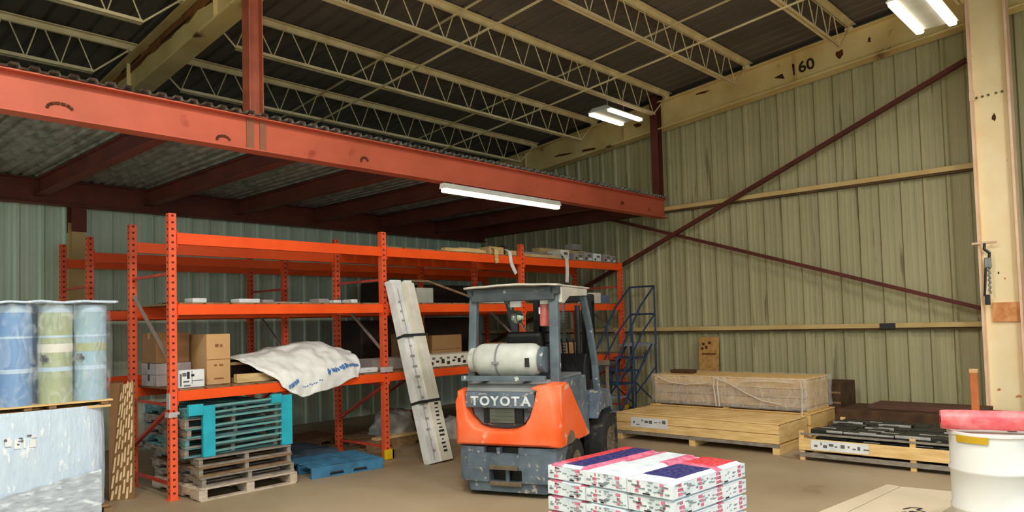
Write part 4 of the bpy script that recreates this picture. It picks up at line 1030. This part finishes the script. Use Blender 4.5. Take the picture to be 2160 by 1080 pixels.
# lamps, mirror, bottle, wheel, seat
g = MB(); g.box(-.06, .36, 1.87, .06, .40, 1.95); part('work_lamp', g, white_label, F, .008)
g = MB(); g.ball((-.20, .9, 1.77), .075, 12, sy=.35); g.tube((-.20, .92, 1.77), (-.15, 1.0, 1.62), .01, 6); part('mirror', g, mirror_m, F, 0, 40)
g = MB(); g.lathe([(.02, 0), (.055, .01), (.055, .22), (.03, .27), (.02, .29)], (.305, .40, 1.66), (0, 0, 1), 20); part('fire_extinguisher', g, ext_red, F, 0, 40, label='faded red fire extinguisher')
g = MB(); g.box(.25, .36, 1.79, .32, .40, 1.86); g.box(.27, .35, 1.89, .36, .42, 1.97); part('paper_tag', g, white_label, F, .004)
g = MB(); g.box(-.26, .66, 1.14, .22, 1.1, 1.30); g.prism([(.62, 1.28), (.70, 1.28), (.66, 1.62), (.58, 1.60)], 'x', -.22, .18); part('seat', g, fl_black, F, .04)
g = MB()
for k in range(24):
    a = k * math.pi / 12; b = a + math.pi / 12
    def cpt(t_): return Vector((-.05 + math.cos(t_) * .17, 1.22 + math.sin(t_) * .12, 1.47 + math.sin(t_) * .12))
    g.tube(cpt(a), cpt(b), .014, 6)
g.tube((-.05, 1.22, 1.47), (-.05, 1.42, 1.1), .02, 8); g.tube((-.2, 1.22, 1.47), (.1, 1.22, 1.47), .012, 6)
part('steering_wheel', g, fl_black, F, 0, 40)
g = MB(); g.prism([(1.35, .9), (1.58, .9), (1.58, 1.3), (1.46, 1.34), (1.38, 1.2)], 'x', -.4, .4); part('dashboard', g, fl_black, F, .015)
for k in range(3):
    g = MB(); g.tube((.16 + k * .07, 1.36, 1.2), (.17 + k * .07, 1.28, 1.48), .010, 6); g.ball((.17 + k * .07, 1.28, 1.49), .022, 6); part('hydraulic_lever', g, fl_black, F)
# mast
MY = -.2
for s in (-1, 1):
    g = MB(); g.sweep([(-.035, -.07), (.035, -.07), (.035, -.05), (-.015, -.05), (-.015, .05), (.035, .05), (.035, .07), (-.035, .07)] if s < 0 else [(-.035, -.07), (.035, -.07), (.035, .07), (-.035, .07), (-.035, .05), (.015, .05), (.015, -.05), (-.035, -.05)], (s * .33, 1.880, .06), (s * .33, 1.880, 2.02), (0, 1, 0))
    part('mast_rail', g, fl_black, F)
    g = MB(); g.box(s * .255 - .03, 1.860, .1, s * .255 + .03, 1.960, 2.0); part('inner_rail', g, fl_black, F)
    g = MB(); g.tube((s * .19, 1.82, .15), (s * .19, 1.82, 1.9), .032, 12); part('lift_cylinder', g, strap_black, F, 0, 40)
g = MB(); g.box(-.37, 1.83, 1.94, .37, 1.9, 2.03); g.box(-.37, 1.80, 1.1, .37, 1.860, 1.2); g.box(-.37, 1.80, .1, .37, 1.860, .22); part('mast_crossbar', g, fl_black, F, .006)
g = MB()
for i in range(40): g.box(-.018, 1.860, .5 + i * .036, .018, 1.885, .528 + i * .036)
part('lift_chain', g, fl_steel, F)
g = MB(); g.box(-.5, 2.0, .14, .5, 2.060, .26); g.box(-.5, 2.0, .5, .5, 2.060, .6)
for x in (-.47, -.24, 0, .24, .47): g.box(x - .018, 2.020, .26, x + .018, 2.050, 1.2)
g.box(-.5, 2.0, 1.16, .5, 2.060, 1.22); part('carriage', g, mud, F, .005)
for s in (-1, 1):
    g = MB(); g.prism([(2.060, .10), (2.060, .60), (2.110, .60), (2.110, .15), (2.420, .125), (2.420, .10)], 'x', s * .28 - .06, s * .28 + .06); part('fork', g, mud, F, .004)

# ------------------------------------------------------------------ rolling ladder
t = thing('rolling_ladder', 'blue rolling warehouse ladder between the rack end and the end wall', 'ladder', (10.57, 7.36, 0))
t.scale = (1, .87, 1)
n = 6; dx = .19; dz = .22
for s, y in ((0, 0), (1, .62)):
    m = MB(); m.tube((0, y, .06), (n * dx + .05, y, n * dz), .022, 8); m.tube((1.32, y, .04), (1.32, y, 1.34), .022, 8); m.tube((0, y, .08), (1.34, y, .08), .02, 8); m.tube((.6, y, .08), (.62, y, .66), .018, 8); m.tube((.62, y, .45), (1.32, y, .9), .014, 8); m.tube((.62, y, .66), (1.32, y, .2), .014, 8)
    part('side_frame', m, ladder_blue, t, 0, 40)
    h = MB(); h.path([(.1, y, .2), (.02, y, 1.05), (.85, y, 2.02), (1.34, y, 2.40), (1.34, y, 1.32)], .019, 8); h.tube((.62, y, .66), (.55, y, 1.66), .016, 8); h.path([(.1, y, .7), (.9, y, 1.55), (1.34, y, 1.88)], .015, 8)
    part('handrail', h, ladder_blue, t, 0, 40)
for k in range(n):
    m = MB(); m.box(k * dx - .03, 0, (k + 1) * dz - .02, k * dx + .20, .62, (k + 1) * dz); m.box(k * dx - .035, 0, (k + 1) * dz - .03, k * dx - .028, .62, (k + 1) * dz + .004)
    part('step', m, ladder_step if k in (0, 1, 5) else ladder_blue, t)
m = MB(); m.box(1.1, 0, 1.32, 1.36, .62, 1.35); part('platform', m, ladder_step, t)
for z in (2.40, 1.88): 
    m = MB(); m.tube((1.34, 0, z), (1.34, .62, z), .018, 8); part('guard_rail', m, ladder_blue, t, 0, 40)
for (x, y) in ((.08, 0), (.08, .62), (1.30, 0), (1.30, .62)):
    m = MB(); m.lathe([(.01, -.02), (.06, -.02), (.06, .02), (.01, .02)], (x, y + (-.045 if y == 0 else .045), .06), (0, 1, 0), 18); part('wheel', m, rubber, t, 0, 40)

# ------------------------------------------------------------------ crates and pallets by the end wall
film_wood = mat('greyed crate boards', (212, 178, 134), .7, dark=(168, 138, 108), scale=3, amt=.9, stretch=(8, .8, 8))
def long_crate(name, label, loc, Dx, Ly, H_, m, feet, group, board_h=None, slats=2):
    """crate standing along y: side boards, top boards, ends and cross feet"""
    t = thing(name, label, 'crate', loc, 0, group)
    zf = feet
    bh = (H_ - zf) / slats
    for k in range(slats):
        s = MB(); s.box(0, 0, zf + k * bh + .004, .022, Ly, zf + (k + 1) * bh - .004); part('side_board', s, m if k == slats - 1 or slats < 3 else film_wood, t, .003)
        s = MB(); s.box(Dx - .022, 0, zf + k * bh + .004, Dx, Ly, zf + (k + 1) * bh - .004); part('side_board', s, m, t, .003)
    for y in (0, Ly - .022):
        s = MB(); s.box(.022, y, zf + .01, Dx - .022, y + .022, H_ - .01); part('end_board', s, m, t, .003)
    nb = 6
    for k in range(nb):
        x = (Dx - .12) * k / (nb - 1); s = MB(); s.box(x, -.005, H_, x + .12, Ly + .005, H_ + .02); part('top_board', s, m, t, .003)
    if zf > .03:
        for y in (.0, Ly / 2 - .05, Ly - .09):
            s = MB(); s.box(0, y, 0, Dx, y + .09, zf - .02); part('foot', s, m, t, .003)
        s = MB(); s.box(-.005, .0, zf - .045, .02, Ly, zf); part('bottom_rail', s, wood_old, t, .003)
        s = MB(); s.box(0, .02, zf - .02, Dx, Ly - .02, zf); part('floor_boards', s, m, t)
    return t
def label_plate(t, y0, y1, z0, z1, seed, x=-.004):
    s = MB(); s.box(x, y0, z0, 0, y1, z1)
    rnd = random.Random(seed); q = s; y = y1 - .04
    while y > y0 + .04:
        w = rnd.uniform(.015, .07); h = rnd.uniform(.012, .05); zc = rnd.uniform(z0 + .03, z1 - .05)
        q.box(x - .002, y - w, zc, x, y, zc + h, 1); y -= w + rnd.uniform(.012, .04)
    part('label', q, [white_label, grey_ink], t)
A = long_crate('wooden_crate', 'long low pine crate on feet, front crate left of the dark pallet', (9.25, 3.95, 0), .95, 2.5, .38, wood_new, .13, 'long pine crates', slats=2)
label_plate(A, 1.62, 2.24, .20, .34, 3)
long_crate('wooden_crate', 'long low pine crate close behind the front crate, half hidden', (10.25, 3.92, 0), .95, 2.55, .40, wood_y, .10, 'long pine crates', slats=2)
B = long_crate('wooden_crate', 'film wrapped upper pine crate with a plank front, stacked on the low rear crate', (10.28, 3.98, .421), .85, 2.42, .45, wood_y, .06, 'long pine crates', slats=3)
t = thing('stretch_film', 'torn clear stretch film with bright folds around the upper crate', 'film', (10.7, 5.19, .43))
mb = MB()
def cf(u, v):
    a = u * 2 * math.pi; ce, se = math.cos(a), math.sin(a); k = 26
    rr = (abs(ce) ** k + abs(se) ** k) ** (-1 / k)
    n = noise.noise(Vector((ce * 4, se * 9 * rr, v * 4))) * .018
    return Vector((ce * rr * (.475 + n), se * rr * (1.27 + n), .03 + v * .44))
mb.grid(cf, 160, 16); part('wrap', mb, film2, t, 0, True)
mb = MB()
def fold(pts):
    for a, b in zip(pts[:-1], pts[1:]): mb.bar(a, b, .012, .022, (1, 0, 0))
fold([(-.505, .15, .46), (-.505, -.1, .38), (-.505, -.35, .25), (-.505, -.62, .14), (-.505, -.9, .10)])
fold([(-.505, 1.1, .44), (-.505, .9, .36), (-.505, .6, .33), (-.505, .2, .37)])
fold([(-.505, .12, .46), (-.508, .13, .3), (-.505, .1, .02)]); fold([(-.505, .05, .46), (-.508, .07, .3), (-.505, .05, .02)])
fold([(-.505, -1.17, .46), (-.508, -1.2, .3), (-.505, -1.18, -.05)]); fold([(-.505, -.3, .40), (-.508, -.7, .43), (-.505, -1.1, .41)])
part('film_fold', mb, mat('bright film folds', (226, 216, 204), .3), t)
# small pieces on the upper crate
mb = MB(); mb.box(10.6, 5.9, .9, 10.75, 6.3, .95); solo('wooden_block', mb, wood_dark, 'small dark wood block on the left end of the film wrapped crate', 'block', None, .004)
mb = MB(); mb.box(11.30, 3.86, .30, 11.95, 4.30, .76); mb.box(11.29, 3.86, .45, 11.30, 4.30, .48, 1); mb.box(11.29, 3.86, .6, 11.30, 4.30, .63, 1)
solo('dark_crate', mb, [wood_dark, wood_brown], 'dark brown crate at the end wall, right of the film wrapped crate', 'crate', None, .01)
mb = MB(); mb.box(11.28, 3.8, 0, 12.0, 4.36, .298); solo('dark_crate', mb, wood_brown, 'brown lower crate carrying the dark brown crate', 'crate', None, .01)
# osb panel leaning on the end wall
t = thing('wood_panel', 'narrow orange wood panel leaning upright on the end wall behind the crates', 'panel', (12.02, 6.40, 0), 0)
mb = MB(); mb.prism([(0, 0), (.03, 0), (.15, 1.43), (.12, 1.43)], 'y', -.19, .19); part('board', mb, osb, t, .003)
mb = MB(); mb.prism([(.080, 1.12), (.092, 1.12), (.094, 1.14), (.082, 1.14)], 'y', -.14, .12); part('dark_stripe', mb, rust, t)
for (y, z) in ((.08, 1.28), (.02, 1.22), (.1, 1.2), (-.04, 1.3)):
    q = MB(); k = z * .0839; q.prism([(k - .004, z), (k + .004, z), (k + .008, z + .05), (k, z + .05)], 'y', y, y + .05); part('stamp', q, rust, t)
mb = MB(); mb.box(12.1, 5.85, .0, 12.2, 6.08, .62); solo('wooden_board', mb, wood_dark, 'dark board behind the orange panel at the end wall', 'board', None, .004)

# dark goods pallet on the right
P = thing('wooden_crate', 'long pine pallet crate with dark goods on top, left of the white drum', 'crate', (9.1, 1.16, 0), 0, 'long pine crates')
for y in (0, 1.17, 2.41):
    s = MB(); s.box(0, y, 0, .04, y + .06, .36); part('post', s, wood_y, P, .004)
    s = MB(); s.box(1.46, y, 0, 1.5, y + .06, .36); part('post', s, wood_y, P, .004)
    s = MB(); s.box(.04, y + .01, .06, 1.46, y + .05, .12); part('cross_rail', s, wood_brown, P)
s = MB(); s.box(-.02, 0, .13, .0, 2.47, .27); part('side_board', s, wood_new, P, .003)
s = MB(); s.box(-.01, .0, .045, .012, 2.47, .10); part('bottom_rail', s, wood_old, P, .003)
s = MB(); s.box(-.012, .02, .315, .012, 2.45, .338); part('top_rail', s, wood_old, P, .003)
s = MB(); s.box(.012, .02, .125, 1.48, 2.45, .15); part('floor_boards', s, wood_brown, P)
label_plate(P, 1.66, 2.32, .145, .262, 9, -.024)
rnd = random.Random(21)
for k in range(15):
    r_ = k // 5; c_ = k % 5
    x = 9.155 + c_ * .262 + rnd.uniform(0, .02); z = .152 + r_ * .082; y0 = 1.24 + rnd.uniform(0, .08); y1 = 3.54 - rnd.uniform(0, .12)
    hh = rnd.uniform(.045, .076); n_ = 12; mb = MB(); w_ = rnd.uniform(.2, .245)
    for q in range(n_):
        ya = y0 + (y1 - y0) * q / n_; yb = y0 + (y1 - y0) * (q + 1) / n_ - rnd.uniform(0, .03) * (q % 3 == 0)
        dz = rnd.uniform(-.012, .004); mb.box(x + rnd.uniform(0, .008), ya, z, x + w_, yb, z + hh + dz, 0)
        if rnd.random() < .55: mb.box(x + .001, ya, z + hh * .5, x + .012, yb, z + hh + dz + .003, 1)
    rw = ('bottom', 'middle', 'top')[r_]; cw = ('front', 'second', 'third', 'fourth', 'rear')[c_]
    solo('dark_bundle', mb, [black_goods, poly_grey], 'black bundle left of the drum, %s layer, %s row' % (rw, cw), 'bundle', 'black bundles on the pine pallet', .006)
mb = MB(); mb.box(10.75, 1.3, 0, 11.66, 3.75, .44); solo('dark_crate', mb, wood_dark, 'long low dark crate along the end wall behind the black bundles', 'crate', None, .01)
mb = MB(); mb.box(11.0, 2.0, .442, 11.6, 3.4, .50); solo('brown_board', mb, mat('dull reddish brown board', (100, 66, 52), .8, dark=(70, 48, 38), scale=5), 'reddish brown board lying on the long dark crate by the wall', 'board', None, .006)

# ------------------------------------------------------------------ shingle pallet in front
SX, SY, SA = 4.29, 2.56, R(-3.0)
base = Matrix.Translation((SX, SY, 0)) @ Matrix.Rotation(SA, 4, 'Z')
t = thing('wooden_pallet', 'pale pallet under the white red and navy shingle bundles', 'pallet', (SX, SY, 0), SA)
for x in (0, .46, .92):
    s = MB(); s.box(x, .0, .018, x + .04, 1.12, .105); part('stringer', s, wood_brown, t)
for k in range(7):
    s = MB(); s.box(0, k * .17, .105, .96, k * .17 + .1, .122); part('deck_board', s, wood_new, t)
BH = .1145; BW = .372; BL = .96
def bundle_mesh(kind, seed):
    """one wrapped shingle bundle, long axis x; printed top, marks on the sides"""
    rnd = random.Random(seed); mb = MB(); nx, ny = 24, 8
    def S(u, v, top):
        x = u * BL; y = v * BW; e = min(u, 1 - u) * BL; f = min(v, 1 - v) * BW
        rnd_ = .018 * (max(0, 1 - e / .03) ** 2 + max(0, 1 - f / .03) ** 2)
        return Vector((x, y, (BH - rnd_ + .0025 * noise.noise(Vector((x * 9, y * 9, seed)))) if top else 0))
    a = MB(); a.grid(lambda u, v: S(u, v, True), nx, ny)
    w = nx + 1; k = 0
    for j in range(ny):
        for i in range(nx):
            u = (i + .5) / nx; v = (j + .5) / ny; mi = 0
            if kind == 0:      # red outside, navy inside
                mi = 1 if v > .62 else 2 if .12 < v < .62 and .06 < u < .97 else 3 if v < .12 else 0
                if mi == 1 and u < .12: mi = 3
            elif kind == 1:
                mi = 3 if (.74 < v < .86 and u > .4) else 0
                if v < .2 and u > .55: mi = 3
                if v > .86 and .15 < u < .9: mi = 2
            else:              # navy at the left end, red at the right end
                mi = 1 if u > .66 and .15 < v < .9 else 2 if .12 < u < .58 and .1 < v < .95 else 3 if .58 <= u <= .66 else 0
            a.m[k] = mi; k += 1
    mb.v = a.v; mb.f = a.f; mb.m = a.m
    o = len(mb.v)
    mb.box(0, 0, 0, BL, BW, BH - .02)
    return mb
SM = [shingle_w, shingle_red, shingle_navy, shingle_pink, shingle_grey, ink]
def bundle_marks(seed):
    """printed side marks: red columns and grey lettering rows on the two visible sides"""
    rnd = random.Random(seed); r = MB(); g = MB(); k = MB()
    e = .0025
    def front(m, x0, x1, z0, z1): m.box(x0, -e, z0, x1, 0, z1)
    def left(m, y0, y1, z0, z1): m.box(-e, y0, z0, 0, y1, z1)
    for x in (.06, .30, .55, .84):
        for q in range(3): front(r, x + rnd.uniform(-.01, .03), x + rnd.uniform(.03, .07), .012 + q * .03, .032 + q * .03)
    for q in range(34): 
        x = rnd.uniform(.02, .92); z = rnd.uniform(.01, .085); front(g, x, x + rnd.uniform(.012, .05), z, z + rnd.uniform(.006, .014))
    for y in (.06, .26):
        for q in range(3): left(r, y + rnd.uniform(-.01, .02), y + rnd.uniform(.025, .05), .012 + q * .03, .032 + q * .03)
    for q in range(22):
        y = rnd.uniform(.01, .33); z = rnd.uniform(.01, .085); left(g, y, y + rnd.uniform(.01, .045), z, z + rnd.uniform(.006, .014))
    for q in range(2):
        y = rnd.uniform(.05, .3); left(k, y, y + .03, .004, .014); x = rnd.uniform(.1, .8); front(k, x, x + .05, .002, .012)
    return r, g, k
layer_w = ('bottom', 'second', 'third', 'fourth', 'top')
col_w = ('front right', 'middle', 'rear left')
rnd = random.Random(2)
protos = {}
for L_ in range(5):
    for c_ in range(3):
        kind = {0: 2, 1: 1, 2: 0}[c_]
        loc = base @ Vector((rnd.uniform(-.006, .006), c_ * (BW + .006), .1235 + L_ * (BH + .003)))
        lb = ('white wrapped shingle bundle, navy and red ended, on the floor board side, %s layer', 'white wrapped shingle bundle, plainest print, middle of the %s layer', 'white wrapped shingle bundle, red and navy striped, by the forklift, %s layer')[c_] % layer_w[L_]
        if c_ not in protos:
            T_ = thing('shingle_bundle', lb, 'shingle bundle', loc, SA, 'shingle bundles')
            bm_ = bundle_mesh(kind, 40 + c_); r, g, k = bundle_marks(60 + c_)
            for extra, mi in ((r, 3), (g, 4), (k, 5)): bm_.add(extra.v, extra.f, mi)
            part('wrapped_body', bm_, SM, T_)
            protos[c_] = T_
        else:
            T_ = dup(protos[c_], loc, SA + R(rnd.uniform(-.15, .15)), lb)

# ------------------------------------------------------------------ drum and things at the right edge
t = thing('steel_drum', 'white steel drum with a mustard paint mark at the right edge', 'drum', (6.61, 1.16, 0))
mb = MB(); r = .292
mb.lathe([(.27, .0), (.292, .012), (.285, .03), (.285, .27), (.296, .285), (.296, .30), (.285, .315), (.285, .56), (.296, .575), (.296, .59), (.285, .605), (.285, .84), (.297, .85), (.297, .868), (.285, .872), (.28, .855), (.02, .855)], n=56)
part('shell', mb, drum_m, t, 0, 40)
mb = MB()
for i in range(7):
    a0 = R(140 + i * 6.5); a1 = R(140 + (i + 1) * 6.5)
    rr = .2985
    mb.add([(math.cos(a0) * rr, math.sin(a0) * rr, .80), (math.cos(a1) * rr, math.sin(a1) * rr, .80), (math.cos(a1) * rr, math.sin(a1) * rr, .852), (math.cos(a0) * rr, math.sin(a0) * rr, .852)], [(0, 1, 2, 3)])
o = part('paint_mark', mb, drum_y, t); 
mb = MB(); mb.tube((.1, -.12, .857), (.1, -.12, .88), .03, 16); part('bung', mb, galv, t)
tr = thing('plastic_roll', 'red plastic roll lying across the top of the white drum', 'roll', (6.61, 1.16, .872))
a = Vector((-.19, .30, .082)); b = Vector((-.14 + .25, -.62, .082))
mb = MB()
d_ = (b - a)
def rl(u, v):
    q = 2 * math.pi * u; side = d_.normalized().cross(Vector((0, 0, 1))).normalized()
    c = a + d_ * v; rad = .074 * (1 + .05 * noise.noise(Vector((u * 3, v * 6, 0)))) * (.93 if v < .02 else 1)
    return c + side * math.cos(q) * rad + Vector((0, 0, 1)) * math.sin(q) * rad
mb.grid(rl, 28, 24); mb.tube(a + d_ * .001, a + d_ * .004, .070, 20)
part('roll_body', mb, red_roll, tr, 0, 50)
mb = MB(); mb.tube(a - d_ * .003, a + d_ * .0, .03, 14); part('core_hole', mb, mat('dark red core', (120, 30, 34), .8), tr)
# thin rusty post
t = thing('rusty_post', 'thin orange rusty post standing between the drum and the end wall', 'post', (8.0, 1.52, 0))
mb = MB(); mb.box(-.03, -.03, 0, .03, .03, 1.225); part('shaft', mb, mat('orange rusted steel', (196, 112, 62), .7, dark=(160, 84, 44), scale=7, amt=.8), t, .006)
mb = MB(); mb.box(-.033, -.033, 1.2, .033, .033, 1.235); part('cap', mb, carton_tan, t, .004)
mb = MB(); mb.box(-.1, -.1, 0, .1, .1, .012); part('base_plate', mb, rust, t)
# pale boards on the floor
def floor_board(poly, z0, z1, label):
    mb = MB(); mb.prism(poly, 'z', z0, z1); return solo('pale_board', mb, sheet_m, label, 'board', 'pale boards on the floor', .004)
floor_board([(5.6, 2.555), (7.96, 2.31), (7.93, 2.185), (5.6, 2.335)], 0, .075, 'narrow pale board on the floor, left of the dark seam beside the drum')
o = floor_board([(5.6, 2.325), (7.93, 2.175), (8.0, 1.62), (7.6, 1.62), (5.6, 1.72)], 0, .075, 'wide pale board on the floor with a black script mark, in front of the drum')
q = MB()
def sc(pts, w):
    for a_, b_ in zip(pts[:-1], pts[1:]): q.bar(Vector((a_[0], a_[1], .0762)), Vector((b_[0], b_[1], .0762)), w, .002)
sc([(6.80, 1.99), (6.84, 1.92), (6.88, 1.94), (6.86, 1.88), (6.93, 1.89), (6.92, 1.83), (6.99, 1.85), (6.98, 1.78)], .03)
sc([(7.02, 1.92), (7.12, 1.88), (7.14, 1.80), (7.06, 1.82), (7.03, 1.75)], .022)
sc([(6.96, 1.80), (6.99, 1.74), (7.00, 1.66)], .04); sc([(6.84, 1.84), (6.86, 1.76), (6.90, 1.68)], .03)
q.v = [p - Vector(o.location) for p in q.v]
part('script_mark', q, ink, o, label='black script mark')

# ------------------------------------------------------------------ camera
cam = bpy.data.cameras.new('camera'); co = bpy.data.objects.new('camera', cam); COL.objects.link(co)
f = 1548.9
X = Vector((1430, 29, f)).normalized(); Y = Vector((-1680, 114, f)).normalized(); Z = X.cross(Y)
if Z.y > 0: Z = -Z
rot = Matrix(((X.x, -X.y, -X.z), (Y.x, -Y.y, -Y.z), (Z.x, -Z.y, -Z.z)))
co.matrix_world = Matrix.Translation((0, 0, 1.79)) @ rot.to_4x4()
cam.sensor_width = 36; cam.lens = 36 * f / 2160; cam.shift_y = 72 / 2160; cam.clip_start = .05; cam.clip_end = 100
S.camera = co

# ------------------------------------------------------------------ light
w = bpy.data.worlds.new('sky'); S.world = w; w.use_nodes = True
bg = w.node_tree.nodes['Background']; bg.inputs['Color'].default_value = (.74, .87, 1.0, 1); bg.inputs['Strength'].default_value = SKY
S.view_settings.view_transform = 'Standard'; S.view_settings.look = 'None'; S.view_settings.gamma = 1; S.view_settings.use_curve_mapping = False
S.view_settings.exposure = EXPO
S.cycles.max_bounces = 8; S.cycles.diffuse_bounces = 4; S.cycles.transparent_max_bounces = 12; S.cycles.use_denoising = True

def portal(loc, rot, sx, sy):
    l = bpy.data.lights.new('opening', 'AREA'); l.shape = 'RECTANGLE'; l.size = sx; l.size_y = sy; l.cycles.is_portal = True
    o = bpy.data.objects.new('opening', l); COL.objects.link(o); o.location = loc; o.rotation_euler = rot
portal((1.65, -7, 2.3), (R(90), 0, 0), 7.7, 4.6)
portal((-2.6, 10.95, 1.5), (R(90), 0, R(-90)), 2.7, 3.0)
# the other tube lamps of the hall, hung in rows out of the picture
for x, y in ((7.6, -.9), (3.6, -.2), (-.6, -.2), (-.6, 3.2), (2.4, 3.0)):
    l = bpy.data.lights.new('hall_lamp', 'AREA'); l.shape = 'RECTANGLE'; l.size = 1.2; l.size_y = .5; l.energy = LAMP; l.color = (1.0, .96, .88)
    o = bpy.data.objects.new('hall_lamp', l); COL.objects.link(o); o.location = (x, y, 5.9)
